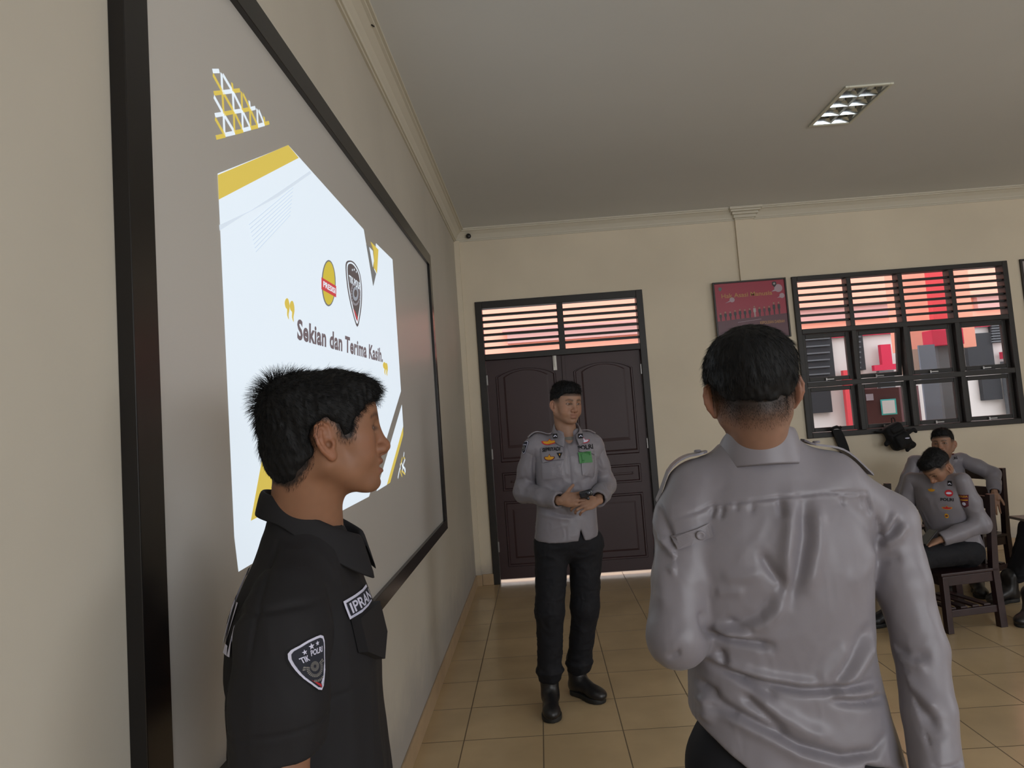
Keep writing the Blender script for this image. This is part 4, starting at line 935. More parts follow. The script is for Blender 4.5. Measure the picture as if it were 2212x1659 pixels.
def project(tree, pts, d, off=.0012, maxd=.5):
    """drop points along d on a surface and lift them by off"""
    d = Vector(nrm(d)); o_ = []
    for p in pts:
        h_ = tree.ray_cast(Vector(p)-d*.15, d, maxd)
        o_.append(tuple(h_[0]+(h_[1] if h_[1].dot(d) < 0 else -h_[1])*off) if h_[0] is not None else tuple(p))
    return np.array(o_)
def dense(poly, n=8):
    """fill a closed 2D outline with a fine fan so that it can follow a curved surface"""
    P = np.array(poly, float); seg = []
    for i in range(len(P)):
        for k in range(3): seg.append(P[i]+(P[(i+1) % len(P)]-P[i])*k/3)
    P = np.array(seg); c = P.mean(0); m = len(P); V = []; f = []
    for r in range(n+1): V += list(c+(P-c)*(1-r/n*.999))
    for r in range(n):
        for i in range(m): f.append((r*m+i, r*m+(i+1) % m, (r+1)*m+(i+1) % m, (r+1)*m+i))
    return np.array(V), f
class Patch:
    """sewn-on badges: a 2D frame (centre, u axis, v axis, inward direction) dropped on a garment"""
    def __init__(s, tree, c, u, v, d, parent): s.t, s.c, s.u, s.v, s.d, s.p = tree, np.array(c, float), np.array(u, float), np.array(v, float), np.array(d, float), parent
    def put(s, name, V2, f, mt, off, parent=None):
        W3 = s.c+V2[:, :1]*s.u+V2[:, 1:2]*s.v; return lobj(name, (project(s.t, W3, s.d, off), f), mt, parent or s.p)
    def poly(s, name, pts, mt, off=.001, parent=None, n=6): V, f = dense(pts, n); return s.put(name, V, f, mt, off, parent)
    def text(s, name, txt, x0, y0, x1, y1, mt, off=.002, parent=None, **k):
        v, f = fit_text(txt, x0, y0, x1, y1, **k); return s.put(name, v[:, :2], f, mt, off, parent)
def hit_patch(P, tree, px, py, parent, up=(0, 0, 1)):
    """badge frame where the photo shows it on the garment: u runs right as seen from outside, v up"""
    o_ = P.loc(CAM); d = nrm(P.loc(at(1, 5.0, px, py))-o_); h_ = tree.ray_cast(Vector(o_), Vector(d), 10)
    if h_[0] is None: q_ = P.loc(CAM)+d*np.linalg.norm(P.loc(P.o+np.array((0, 0, 1.2)))-o_); h_ = tree.find_nearest(Vector(q_))
    c, n = np.array(h_[0]), np.array(h_[1])
    if n @ d > 0: n = -n
    u = nrm(np.cross(up, n)); v = nrm(np.cross(n, u)); return Patch(tree, c, u, v, -n, parent)
def shield_pts(w=1., h=1.): return bell([(-.50*w, .40*h), (-.25*w, .47*h), (.1*w, .51*h), (.48*w, .47*h), (.49*w, .1*h), (.36*w, -.22*h), (.04*w, -.52*h), (-.34*w, -.26*h), (-.49*w, .04*h)], 3)
def tik_patch(pt, w, h, mm, skew=0, fine=True):
    """shield badge with three stars, TIK POLRI lettering and a wheel"""
    a = pt.poly('shield_badge', shield_pts(w*1.08, h*1.06), mm['blk'], .0012); r = pt.poly('rim', shield_pts(w, h), mm['wht'], .0018, a); pt.poly('field', shield_pts(w*.90, h*.91), mm['nvy'], .0024, a)
    if not fine:
        pt.text('lettering', 'TIK POLRI', -.36*w, .17*h, .38*w, .27*h, mm['wht'], .003, a, bold=.03)
        for r_, m_ in ((.25, 'gry'), (.19, 'nvy'), (.11, 'gry')): pt.poly('wheel', [(r_*w*1.2*math.cos(t*PI/8), -.06*h+r_*h*math.sin(t*PI/8)*.8) for t in range(16)], mm[m_], .0028+.0006*(.25-r_)*10, a, 3)
        return a
    for cx, cy, q in ((-.19, .31, .075), (.03, .37, .09), (.22, .385, .07)):
        pt.poly('star', [(cx*w+(q if t % 2 == 0 else q*.42)*w*math.sin(t*PI/5), cy*h+(q if t % 2 == 0 else q*.42)*w*math.cos(t*PI/5)) for t in range(10)], mm['wht'], .0032, a, 3)
    pt.text('lettering', 'TIK', -.36*w, .12*h, -.10*w, .235*h, mm['wht'], .0032, a, bold=.03, shear=-.2); pt.text('lettering', 'POLRI', -.04*w, .185*h, .38*w, .30*h, mm['wht'], .0032, a, bold=.03, shear=.1)
    for k, (r0, r1, nn) in enumerate(((.05, .16, 26), (.20, .30, 30), (.33, .40, 34))):
        for t in range(nn):
            an = 2*PI*t/nn; cy = -.03-.03*k
            if k and math.sin(an) > .55: continue
            P4 = [(rr_*w*math.cos(an+e), cy*h+rr_*h*.62*math.sin(an+e)) for rr_, e in ((r0, -.05), (r1, -.07), (r1, .07), (r0, .05))]
            if max(abs(p[0]) for p in P4) > .385*w or max(abs(p[0])/w*1.1-(p[1]/h) for p in P4) > .53: continue
            pt.poly('wheel_spoke', P4, mm['gry'], .0032, a, 2)
    pt.poly('red_corner', [(-.27*w, -.24*h), (.03*w, -.40*h), (.04*w, -.475*h), (-.10*w, -.38*h)], mm['red'], .0032, a, 3); pt.poly('white_corner', [(.05*w, -.46*h), (.05*w, -.38*h), (.26*w, -.24*h), (.40*w, -.02*h), (.35*w, -.18*h), (.22*w, -.32*h)], mm['wht'], .0032, a, 3)
    return a
CM = {n: mat(n, c, r, spec=.3, bump=b, sheen=.0) for n, c, r, b in (('black_thread', (.008, .008, .010), .8, (900, .2, .0005)), ('white_thread', (.58, .58, .72), .7, (900, .3, .0005)), ('navy_thread', (.022, .024, .035), .8, (900, .2, .0005)), ('grey_thread', (.20, .19, .18), .8, None), ('red_thread', (.42, .02, .03), .7, None), ('gold_thread', (.55, .27, .02), .7, None), ('green_card', (.06, .20, .07), .5, None), ('maroon_thread', (.10, .02, .03), .7, None))}
PM = dict(blk=CM['black_thread'], wht=CM['white_thread'], nvy=CM['navy_thread'], gry=CM['grey_thread'], red=CM['red_thread'], gld=CM['gold_thread'], grn=CM['green_card'], mar=CM['maroon_thread'])
def cloth(name, col, rough=.6, sheen=.3, weave=1400, coat=0): return mat(name, col, rough, spec=.35, sheen=sheen, bump=(weave, .25, .0004), noise=(4, .06), coat=coat)
CLO = dict(grey=cloth('grey_twill', (.196, .182, .206), .40, .10), black=cloth('black_cotton', (.0095, .009, .011), .8, .0), trouser=cloth('dark_navy_twill', (.0055, .0058, .009), .8, .0), boot=mat('black_leather', (.012, .011, .012), .38, spec=.5, bump=(80, .15, .001)), tee=cloth('grey_tshirt', (.16, .15, .135), .8))
# ------------------------------------------------------------------ man in the black shirt, seen from his right side
P = Person('person', .272, 1.30, 11, 'young man in a black short sleeved shirt in profile before the bright slide')
T = P.headT((.338, 1.266, 1.599), 22, -2.4, -4)
Ti = np.linalg.inv(T); BASE_L = (.235, .115, .066)
rsh, rel, rwr = np.array((.0, -.155, 1.318)), np.array((-.015, -.215, 1.07)), np.array((.05, -.20, .82))
lsh, lel, lwr = np.array((-.02, .155, 1.318)), np.array((-.128, .200, 1.12)), np.array((.06, .17, .97))
nb = np.array((.014, -.012, 1.420))
J = dict(pelvis=np.array((0, 0, .93)), chest=np.array((-.005, 0, 1.27)), neck=nb, r_sh=rsh, r_el=rel, r_wr=rwr, l_sh=lsh, l_el=lel, l_wr=lwr,
         r_hip=np.array((0, -.09, .9)), r_kn=np.array((.02, -.10, .5)), r_an=np.array((-.02, -.11, .09)), r_toe=np.array((.15, -.12, .03)), l_hip=np.array((0, .09, .9)), l_kn=np.array((.03, .10, .5)), l_an=np.array((0, .11, .09)), l_toe=np.array((.17, .12, .03)))
nl = (Ti @ np.append(nb, 1))[:3]
def handr(F): F.cap(rel, rwr, .040, .026, k=.01); hand(F, rwr, (.12, .02, -1), (0, -1, .05), 1)
def handl(F): hand(F, lwr, (.3, -.9, -.2), (1, 0, .2), -1)
def arms(F):
    F.chain([rsh+(rel-rsh)*.6, rel, rwr], [.044, .040, .027], k=.02); F.cap(lsh+(lel-lsh)*.5, lel, .042, .038, k=.02); F.cap(lel, lwr, .038, .026, k=.02)
armp = skin_part((-.22, -.30, .78), (.2, .30, 1.30), .0045, arms, BASE_L)
o, hV, hQ = make_body(P, T, dict(mouth_open=.0045, fat=.001), J, [(rwr+np.array((0, 0, -.08)), lambda F: hand(F, rwr, (.12, .02, -1), (0, -1, .05), 1), .13), (lwr+np.array((0, -.05, -.02)), handl, .13)], BASE_L, fade_left, ((-.035, 0, -.055), nl, .056, .066), extra=[armp])
hair_left(o, hV, hQ, T)
# shirt
F = Field((-.22, -.26, .86), (.24, .26, 1.53), .0040)
F.loft([(.86, .012, 0, .138, .180), (1.0, .008, 0, .130, .172), (1.12, .004, 0, .126, .170), (1.22, .002, 0, .130, .172), (1.29, .002, 0, .118, .165), (1.34, .004, 0, .100, .140), (1.385, .010, 0, .084, .108), (1.43, .012, -.008, .067, .080), (1.455, .012, -.01, .058, .066)], k=.02)
F.chain([(.012, -.07, 1.380), (.004, -.135, 1.345)], [.052, .058], k=.035)
F.chain([(.012, .07, 1.380), (-.01, .15, 1.350)], [.052, .058], k=.035)
# neck opening
F.cap(nb+np.array((.004, 0, .03)), T[:3, 3]+T[:3, :3] @ np.array((-.035, 0, -.06)), .057, .060, k=.006, mode='sub')
V1, Q1 = F.mesh()
def sleeve(pts, rad, n_cut, p_cut, lo, hi, inner):
    F = Field(lo, hi, .0038); F.chain(pts, rad, k=.03); nc = nrm(n_cut); pc = np.array(p_cut)
    F.fn(lo, hi, lambda x, y, z: (x-pc[0])*nc[0]+(y-pc[1])*nc[1]+(z-pc[2])*nc[2], k=.002, mode='sub')
    F.cap(pc-nc*.05, pc+nc*.05, inner, inner, k=.002, mode='sub'); return F.mesh()
zr = P.px(1.09, 615, 1622)[2]; print('sleeve hem z', zr)
V2, Q2 = sleeve([(.002, -.140, 1.340), (-.004, -.172, 1.295), (-.012, -.205, 1.20), (-.020, -.212, zr-.05)], [.060, .066, .068, .073], (-.06, .0, 1), (-.020, -.212, zr), (-.14, -.30, zr-.03), (.12, -.05, 1.43), .0565)
V3, Q3 = sleeve([(-.01, .14, 1.335), (-.02, .18, 1.28), (-.070, .2, 1.19), lel+np.array((.012, 0, -.03))], [.060, .062, .061, .060], (.35, 0, 1), lel+np.array((-.02, 0, .012)), (-.19, .05, 1.08), (.10, .30, 1.42), .043)
V, Q, _ = join([(V1, Q1), (V2, Q2), (V3, Q3)]); V = relax(V, Q, 2); N = vnormals(V, Q)
V = wrinkle(V, N, .005, 11, (1, 1, .55), 3); V = wrinkle(V, N, .0025, 26, (1, .8, .5), 8)
UV = V[:, [0, 2]]; mk_ = (N[:, 1] < -.1)*1.0
V = folds(V, N, UV, mk_, [([(-.02, 1.43), (-.035, 1.33), (-.045, 1.27)], -.003, .004), ([(-.10, 1.30), (-.06, 1.34), (.02, 1.345), (.06, 1.34)], -.004, .005), ([(-.12, zr+.045), (.12, zr+.050)], -.0022, .003), ([(.07, 1.38), (.085, 1.2), (.09, 1.0)], .004, .012), ([(-.09, 1.28), (-.10, 1.15), (-.085, 1.0)], -.006, .012), ([(.02, 1.3), (.045, 1.2), (.03, 1.12)], .004, .012)])
shirt = fobj('shirt', V, Q, CLO['black'], o); tr = bvh(V, Q)
# stand collar with folded fall
def collar(parent, T, nb, r0, mt, h=.003, front=.09, gap=20, tall=.040, fall=.030, tilt=14, pts=None, z=0, rx=1.0):
    """folded shirt collar: a ring open at the front; inner stand and outer fall with two points"""
    n = 48; V = []; f = []; A = np.linspace(math.radians(gap), math.radians(360-gap), n); prof = []
    for i, a in enumerate(A):
        u = abs(math.cos(a/2))  # 1 at front, 0 at the back
        fr = max(0, u-.55)/.45; r = r0*(1+.10*fr); hgt = tall*(1-.35*fr); fl = fall+front*.55*fr**1.6
        c, s_ = math.cos(a), math.sin(a); dx = .030*fr; zz = z-.030*fr
        ring = [(r-.001, 0), (r-.004, hgt*.6), (r-.002, hgt), (r+.003, hgt+.0025), (r+.008, hgt-.003), (r+.013+.006*fr, hgt-fl*.55), (r+.018+.012*fr, hgt-fl), (r+.016+.012*fr, hgt-fl-.001), (r+.010+.005*fr, hgt-fl*.5), (r+.004, hgt-.008), (r+.001, .0)]
        for (rr_, zv) in ring: V.append(nb+np.array((rr_*c*rx+dx, rr_*s_, zz+zv+math.tan(math.radians(tilt))*(-c)*r)))
    m = 11
    for i in range(n-1):
        for k in range(m): f.append((i*m+k, (i+1)*m+k, (i+1)*m+(k+1) % m, i*m+(k+1) % m))
    f += [tuple(range(m)), tuple((n-1)*m+k for k in range(m-1, -1, -1))]
    o_ = lobj('collar', (V, f), mt, parent, smooth=True); sm = o_.modifiers.new('s', 'SUBSURF'); sm.levels = sm.render_levels = 1; return o_
collar(shirt, T, nb+np.array((-.002, 0, .018)), .066, CLO['black'], tilt=20, tall=.042, fall=.040, front=.075)
# right chest pocket with flap, name tape, sleeve badge, back lettering
w = MB(); c0 = P.px(1.16, 815, 1330)
pk = project(tr, [(.25, -.02, 1.29), (.25, -.125, 1.29), (.25, -.125, 1.235), (.25, -.075, 1.205), (.25, -.02, 1.235)], (-1, 0, 0), .003)
w = MB(); w.prism([tuple(q) for q in pk], (.016, -.002, 0)); lobj('pocket_flap', w, CLO['black'], shirt)
tp = Patch(tr, (.13, -.072, 1.305), (0, 1.0, 0), (.0, 0, 1), (-1, 0, 0), shirt)
def rr(w_, h_, r=.006): return [(-w_/2, -h_/2), (w_/2, -h_/2), (w_/2, h_/2), (-w_/2, h_/2)]
nt_ = tp.poly('name_tape', rr(.112, .030), PM['wht'], .004); tp.poly('tape_field', rr(.104, .022), PM['nvy'], .005, nt_); tp.text('lettering', 'IPRAN', -.048, -.0085, .048, .0085, PM['wht'], .006, nt_, bold=.02)
bp_ = hit_patch(P, tr, 676, 1437, shirt)
bp_.u, bp_.v = nrm(bp_.u-bp_.v*.02), bp_.v
tik_patch(bp_, .056, .072, PM)
bk = Patch(tr, (-.14, -.06, 1.325), (0, -1, 0), (0, 0, 1), (1, 0, 0), shirt)
bk.text('back_lettering', 'TIK', .10-.16, -.03, .01-.03, .045, PM['wht'], .004, bold=.03); bk.text('back_lettering', 'POLRI', -.035, -.075, .085, .005, PM['wht'], .004, bold=.03)
# trousers
F = Field((-.2, -.24, .04), (.22, .24, 1.0), .007)
F.loft([(.80, 0, 0, .11, .165), (.9, 0, 0, .118, .165), (1.0, 0, 0, .11, .155)], k=.03)
for s, kn, an in (('r', J['r_kn'], J['r_an']), ('l', J['l_kn'], J['l_an'])): F.chain([J[s+'_hip'], kn, an], [.098, .072, .062], k=.03)
V, Q = F.mesh(); V = relax(V, Q, 1); V = wrinkle(V, vnormals(V, Q), .006, 12, (1, 1, .7)); fobj('trousers', V, Q, CLO['trouser'], o)
def boot(parent, an, toe, top=.20, name='boot'):
    an = np.array(an); toe = np.array(toe); d = nrm((toe-an)*np.array((1, 1, 0))); pr = np.cross((0, 0, 1), d); g0 = np.array((an[0], an[1], 0)); L_ = .17
    lo = np.minimum(an, toe)-.14; hi = np.maximum(an, toe)+.14; lo[2] = -.02; hi[2] = top+.06
    F = Field(lo, hi, .0045); R_ = np.stack([d, pr, (0, 0, 1)], 1)
    F.cap(g0+(0, 0, .07), g0+(0, 0, top), .047, .056, k=.02); F.ell(g0-d*.015+(0, 0, .05), (.052, .040, .05), R_, k=.02)
    F.cap(g0+d*.03+(0, 0, .075), g0+d*.13+(0, 0, .045), .045, .036, k=.03); F.ell(g0+d*.155+(0, 0, .042), (.062, .048, .036), R_, k=.025)
    F.box(g0+d*.07+(0, 0, -.03), (.30, .12, .034), R_, .002, k=.0, mode='sub')
    V, Q = F.mesh(); V = relax(V, Q, 1); b_ = fobj(name, V, Q, CLO['boot'], parent)
    F = Field(lo, hi, .005); F.fn(lo, hi, lambda x, y, z: np.maximum(np.abs(z-.013)-.0125, 0*x+0*y), k=0)
    u = lambda x, y: (x-g0[0])*d[0]+(y-g0[1])*d[1]; v = lambda x, y: (x-g0[0])*pr[0]+(y-g0[1])*pr[1]
    def sole(x, y, z):
        a, b = u(x, y), v(x, y); wdt = .042+.012*np.exp(-((a-.13)/.05)**2)-.004*np.exp(-((a-.05)/.03)**2); e = np.sqrt(np.maximum(np.abs(a-.075)-.085, 0)**2+b**2*1.0)-wdt
        return np.maximum(e, np.abs(z-.014)-.0135)
    F.F[:] = 1; F.fn(lo, hi, sole, k=0); V, Q = F.mesh(); fobj('sole', V, Q, mat_sole, b_); return b_
mat_sole = mat('black_rubber', (.010, .010, .010), .6)
boot(o, J['r_an'], J['r_toe'], .12); boot(o, J['l_an'], J['l_toe'], .12)
# ------------------------------------------------------------------ man in the grey uniform shirt with his back to the camera
P = Person('person', 1.150, 1.42, 86, 'man in a grey uniform shirt standing with his back to the camera')
P2 = P; T = P.headT((1.138, 1.400, 1.628), 86, 2, -3); Ti = np.linalg.inv(T); BASE_R = (.225, .122, .082)
lsh, lel = P.px(1.42, 1478, 1122), P.px(1.36, 1462, 1375); lwr = lel+np.array((.20, -.10, .035))
rsh, rel, rwr = P.px(1.44, 1915, 1128), P.px(1.38, 1988, 1400), P.px(1.30, 2022, 1655)
nb = np.array((.012, 0, 1.500))
J = dict(pelvis=np.array((0, 0, .93)), chest=np.array((.01, 0, 1.27)), neck=nb, r_sh=rsh, r_el=rel, r_wr=rwr, l_sh=lsh, l_el=lel, l_wr=lwr,
         r_hip=np.array((0, -.095, .9)), r_kn=np.array((.02, -.11, .5)), r_an=np.array((-.02, -.12, .09)), r_toe=np.array((.15, -.13, .03)), l_hip=np.array((0, .095, .9)), l_kn=np.array((.03, .11, .5)), l_an=np.array((0, .12, .09)), l_toe=np.array((.17, .13, .03)))
nl = (Ti @ np.append(nb+np.array((-.008, 0, -.02)), 1))[:3]
o, hV, hQ = make_body(P, T, dict(fat=-.003, ear=34), J, [(rwr+np.array((.02, 0, -.08)), lambda F: hand(F, rwr, (.22, .02, -1), (.2, -1, 0), 1), .14), (lwr+np.array((.07, -.03, .02)), lambda F: hand(F, lwr, (1, -.3, .15), (0, .3, 1), 1, curl=(45, 50, 55, 55)), .14)], BASE_R, fade_right, ((-.030, 0, -.045), nl, .053, .058))
hair_right(o, hV, hQ, T)
zl, zr_ = P.px(1.30, 1525, 1605), P.px(1.30, 1620, 1672)
lo_ = np.minimum(np.array((-.21, -.26, .80)), np.minimum(rel, rwr)-.08); hi_ = np.maximum(np.array((.21, .26, 1.53)), lwr+.08)
F = Field(lo_, hi_, .0040)
F.loft([(.80, .00, -.003, .134, .205), (.93, .00, -.003, .128, .197), (1.02, .004, -.002, .117, .182), (1.10, .006, 0, .112, .172), (1.20, .008, 0, .118, .180), (1.30, .010, 0, .120, .190), (1.36, .010, 0, .110, .180), (1.41, .010, 0, .094, .155), (1.45, .010, 0, .080, .115), (1.485, .010, 0, .068, .082), (1.512, .010, 0, .060, .066)], k=.02, ex=2.5)
for s_, sh_, el_, wr_, rr_, sg in (('l', lsh, lel, lwr, (.054, .052, .055, .050, .042), 1), ('r', rsh, rel, rwr, (.055, .050, .046, .044, .042), -1)):
    F.chain([(.008, sg*.055, 1.470), (.006, sg*.13, 1.432), sh_], [.044, .050, .054], k=.035)
    F.cap(sh_, sh_*.5+el_*.5, rr_[0], rr_[1], k=.022); F.chain([sh_*.5+el_*.5, el_, el_*.45+wr_*.55, wr_+nrm(wr_-el_)*.03], rr_[1:], k=.012)
    d_ = nrm(wr_-el_); pc_ = wr_+d_*.012; F.cap(pc_-d_*.03, pc_+d_*.06, rr_[4]-.010, rr_[4]-.004, k=.002, mode='sub')
    F.fn(pc_-.09, pc_+.09, lambda x, y, z, d_=d_, pc_=pc_: -((x-pc_[0])*d_[0]+(y-pc_[1])*d_[1]+(z-pc_[2])*d_[2]), k=.002, mode='sub')
sl_ = (zr_[2]-zl[2])/(zr_[1]-zl[1])
F.fn((-.21, -.24, .78), (.21, .24, 1.0), lambda x, y, z: z-np.maximum(zl[2]+sl_*(y-zl[1])*1.0, .825+.0*x), k=.002, mode='sub')
F.cap(nb+np.array((.014, 0, .026)), T[:3, 3]+T[:3, :3] @ np.array((-.018, 0, -.06)), .050, .052, k=.006, mode='sub')
V, Q = F.mesh(); V = relax(V, Q, 2); N = vnormals(V, Q)
isT = np.abs(V[:, 1]) < .205-.02*np.clip((V[:, 2]-1.1)/.3, 0, 1)
V = wrinkle(V, N, .0025, 14, (1, 1, .6), 5); V = wrinkle(V, N, .0012, 40, (1, 1, .5), 15)
# folds of the back, read off the photo on the plane of the back
f2 = lambda L: [tuple(P.px(1.30, 1380+x/2.724, 1050+y/2.724)[1:3]) for x, y in L]
UV = V[:, 1:3]; back = (N[:, 0] < .0)*np.clip(-N[:, 0]*2.5, 0, 1)
FL = [([(190, 240), (400, 172), (470, 132), (900, 80), (1130, 60), (1400, 64), (1540, 92)], -.0030, .0035), ([(190, 250), (400, 182), (470, 142), (900, 90), (1130, 70), (1400, 74), (1540, 102)], .0018, .004),
      ([(1020, 80), (1005, 300), (970, 470), (930, 580), (870, 690), (835, 735)], -.010, .017), ([(930, 70), (905, 260), (880, 420), (885, 560), (870, 650), (828, 762)], .010, .015), ([(1075, 90), (1060, 330), (1020, 520), (960, 640)], .007, .018),
      ([(730, 400), (790, 500), (850, 575), (845, 650)], -.007, .010), ([(470, 900), (620, 880), (760, 820), (870, 700)], .007, .013), ([(480, 850), (600, 840), (720, 770), (800, 640)], -.005, .012),
      ([(400, 895), (520, 930), (660, 942), (790, 960), (800, 985)], -.010, .008), ([(430, 870), (560, 900), (700, 912)], .006, .009), ([(540, 810), (600, 850), (700, 880)], -.004, .007),
      ([(420, 1105), (560, 1145), (760, 1190), (960, 1216), (1130, 1216), (1300, 1205), (1450, 1196)], -.012, .008), ([(430, 1060), (600, 1110), (800, 1160), (1000, 1185), (1130, 1190)], .006, .011), ([(500, 1010), (540, 1100)], -.008, .008),
      ([(1150, 1195), (1230, 1110), (1330, 960), (1420, 850)], -.007, .013), ([(1180, 1215), (1290, 1130), (1390, 1010), (1440, 950)], .008, .015), ([(1060, 1180), (1180, 1080), (1270, 950)], .004, .018),
      ([(590, 1160), (700, 1215), (835, 1262)], -.008, .008), ([(1140, 1272), (1260, 1290), (1400, 1302), (1520, 1312)], -.009, .008), ([(1150, 1235), (1300, 1245), (1440, 1240)], .007, .012),
      ([(400, 1262), (520, 1345), (640, 1400), (760, 1448), (960, 1540), (1200, 1596), (1400, 1580), (1490, 1500)], -.011, .009), ([(470, 1350), (640, 1435), (800, 1500), (960, 1580), (1180, 1640)], .006, .014), ([(620, 1260), (760, 1365), (880, 1480)], -.008, .009), ([(680, 1250), (830, 1360), (1000, 1450), (1150, 1500)], .006, .016),
      ([(390, 1250), (470, 1270), (490, 1310)], -.007, .007), ([(430, 1372), (560, 1390), (610, 1402)], -.006, .008), ([(400, 1330), (440, 1400), (420, 1480)], .006, .012),
      ([(480, 140), (455, 220)], -.005, .005), ([(530, 140), (510, 215)], -.004, .005), ([(610, 110), (600, 170)], -.003, .005), ([(700, 110), (690, 180)], -.003, .005), ([(1430, 80), (1460, 200)], -.004, .007), ([(1380, 75), (1400, 150)], -.003, .005), ([(1250, 70), (1260, 140)], -.003, .005), ([(860, 90), (870, 200)], -.005, .007),
      ([(500, 560), (620, 550), (740, 520)], .003, .012), ([(470, 660), (560, 640), (640, 640)], .003, .010), ([(1250, 600), (1400, 520), (1480, 400)], .003, .02), ([(380, 760), (400, 850), (470, 900)], -.006, .008)]
V = folds(V, N, UV, back*isT, [(f2(a), b*1.45, c*.9) for a, b, c in FL])
SL = [([(130, 90), (175, 230), (230, 370), (300, 480)], -.006, .006), ([(170, 330), (215, 420), (290, 480)], .008, .009), ([(105, 230), (160, 330), (195, 420)], .006, .008), ([(190, 540), (260, 500), (300, 485)], .006, .009), ([(120, 380), (145, 560), (160, 760)], .004, .013), ([(300, 900), (250, 980), (170, 1030)], -.005, .006), ([(340, 880), (330, 960), (270, 1020)], .005, .006), ([(360, 840), (365, 940), (330, 1000)], -.005, .005),
      ([(1495, 200), (1535, 320), (1525, 430)], -.006, .006), ([(1530, 372), (1600, 310), (1650, 235)], -.009, .008), ([(1540, 345), (1600, 250), (1620, 190)], .007, .007), ([(1550, 400), (1640, 340), (1690, 260)], .007, .009), ([(1510, 520), (1580, 480), (1650, 470)], -.004, .010),
      ([(1470, 960), (1560, 1030), (1680, 1050), (1760, 1010)], -.007, .011), ([(1520, 1010), (1620, 1080), (1740, 1090)], .006, .012), ([(1510, 1130), (1590, 1230), (1680, 1330), (1740, 1420)], -.008, .011), ([(1560, 1130), (1650, 1220), (1750, 1320)], .006, .012), ([(1560, 1300), (1620, 1420), (1680, 1500)], -.006, .010), ([(1630, 1580), (1720, 1600), (1830, 1585), (1880, 1565)], -.0035, .0035), ([(1630, 1595), (1720, 1612), (1830, 1598), (1880, 1578)], .002, .003)]
V = folds(V, vnormals(V, Q), UV, back*(~isT), [(f2(a), b*1.2, c*.9) for a, b, c in SL])
V = relax(V, Q, 1, .3)
shirt = fobj('shirt', V, Q, CLO['grey'], o); tr = bvh(V, Q)
collar(shirt, T, nb+np.array((-.006, 0, -.036)), .067, CLO['grey'], tilt=11, tall=.072, fall=.070, front=.05)
# shoulder straps standing a little off the shoulders, button tab, button
def strap(parent, a, b, mt, name='epaulette', lift=.010, wd=.026, th=.004, up=(0, 0, 1), tree=None):
    a = np.array(a); b = np.array(b); n = 12; v = []; side = nrm(np.cross(b-a, up))
    for i in range(n+1):
        t = i/n; c = a+(b-a)*t
        if tree is not None: c = project(tree, [c+np.array(up)*.0], -np.array(up, float), .003)[0]
        c = c+np.array(up)*lift*math.sin(PI*t); w_ = wd*(1 if t < .88 else (1-(t-.88)*3))
        for q in (c-side*w_, c+side*w_, c+side*w_+np.array(up)*th, c-side*w_+np.array(up)*th): v.append(q)
    f = [(i*4+k, (i+1)*4+k, (i+1)*4+(k+1) % 4, i*4+(k+1) % 4) for i in range(n) for k in range(4)]+[(0, 1, 2, 3), (n*4+3, n*4+2, n*4+1, n*4)]
    return lobj(name, (v, f), mt, parent, smooth=False)
E1 = strap(shirt, (.012, .205, 1.45), (.012, .100, 1.5), CLO['grey'], tree=tr, lift=.004, wd=.021); E2 = strap(shirt, (.012, -.205, 1.45), (.012, -.085, 1.5), CLO['grey'], tree=tr, lift=.003, wd=.021)
MB_ = MB()
for E_o, yy in ((E1, .115), (E2, -.110)):
    p = project(tr, [(.012, yy, 1.5)], (0, 0, -1), .010)[0]; lobj('button', MB().lathe([(.0, 0), (.007, 0), (.0075, .002), (.006, .004), (.003, .003), (0, .003)], tuple(p), 16), CLO['grey'], E_o, True)
tb = hit_patch(P, tr, 1500, 1160, shirt); tb.d = np.array((1, 0, 0)); ang = math.radians(-17); tb.u = np.array((0, -math.cos(ang), math.sin(ang)))*1.0; tb.u = np.array((0, -math.cos(ang), -math.sin(ang))); tb.v = np.array((0, math.sin(ang)*-1, math.cos(ang)))
b_ = tb.poly('shoulder_tab', [(-.036, -.012), (.034, -.012), (.036, .012), (-.036, .012)], CLO['grey'], .0065); q = project(tr, [tb.c+tb.u*.010], (1, 0, 0), .0085)[0]
lobj('button', MB().lathe([(.0, 0), (.0085, 0), (.0085, .0025), (.007, .0040), (.0045, .0025), (0, .0025)], (0, 0, 0), 18, Matrix.Translation(tuple(q)) @ Matrix.Rotation(-PI/2, 4, 'Y')), CLO['grey'], b_, True)
# small sleeve badge glimpsed on the far edge of the left sleeve
lb = Patch(tr, lsh+np.array((.02, .2, -.06)), (1, 0, 0), (0, 0, 1), (0, -1, 0), shirt); lb.poly('shield_badge', shield_pts(.06, .075), PM['mar'], .0012)
F = Field((-.2, -.26, .04), (.22, .26, 1.0), .007)
F.loft([(.80, 0, 0, .108, .165), (.9, 0, 0, .108, .165), (1.0, 0, 0, .095, .150)], k=.03)
for s in 'rl': F.chain([J[s+'_hip'], J[s+'_kn'], J[s+'_an']], [.10, .075, .065], k=.03)
V, Q = F.mesh(); V = relax(V, Q, 1); V = wrinkle(V, vnormals(V, Q), .006, 12, (1, 1, .7)); fobj('trousers', V, Q, CLO['trouser'], o)
boot(o, J['r_an'], J['r_toe'], .12); boot(o, J['l_an'], J['l_toe'], .12)
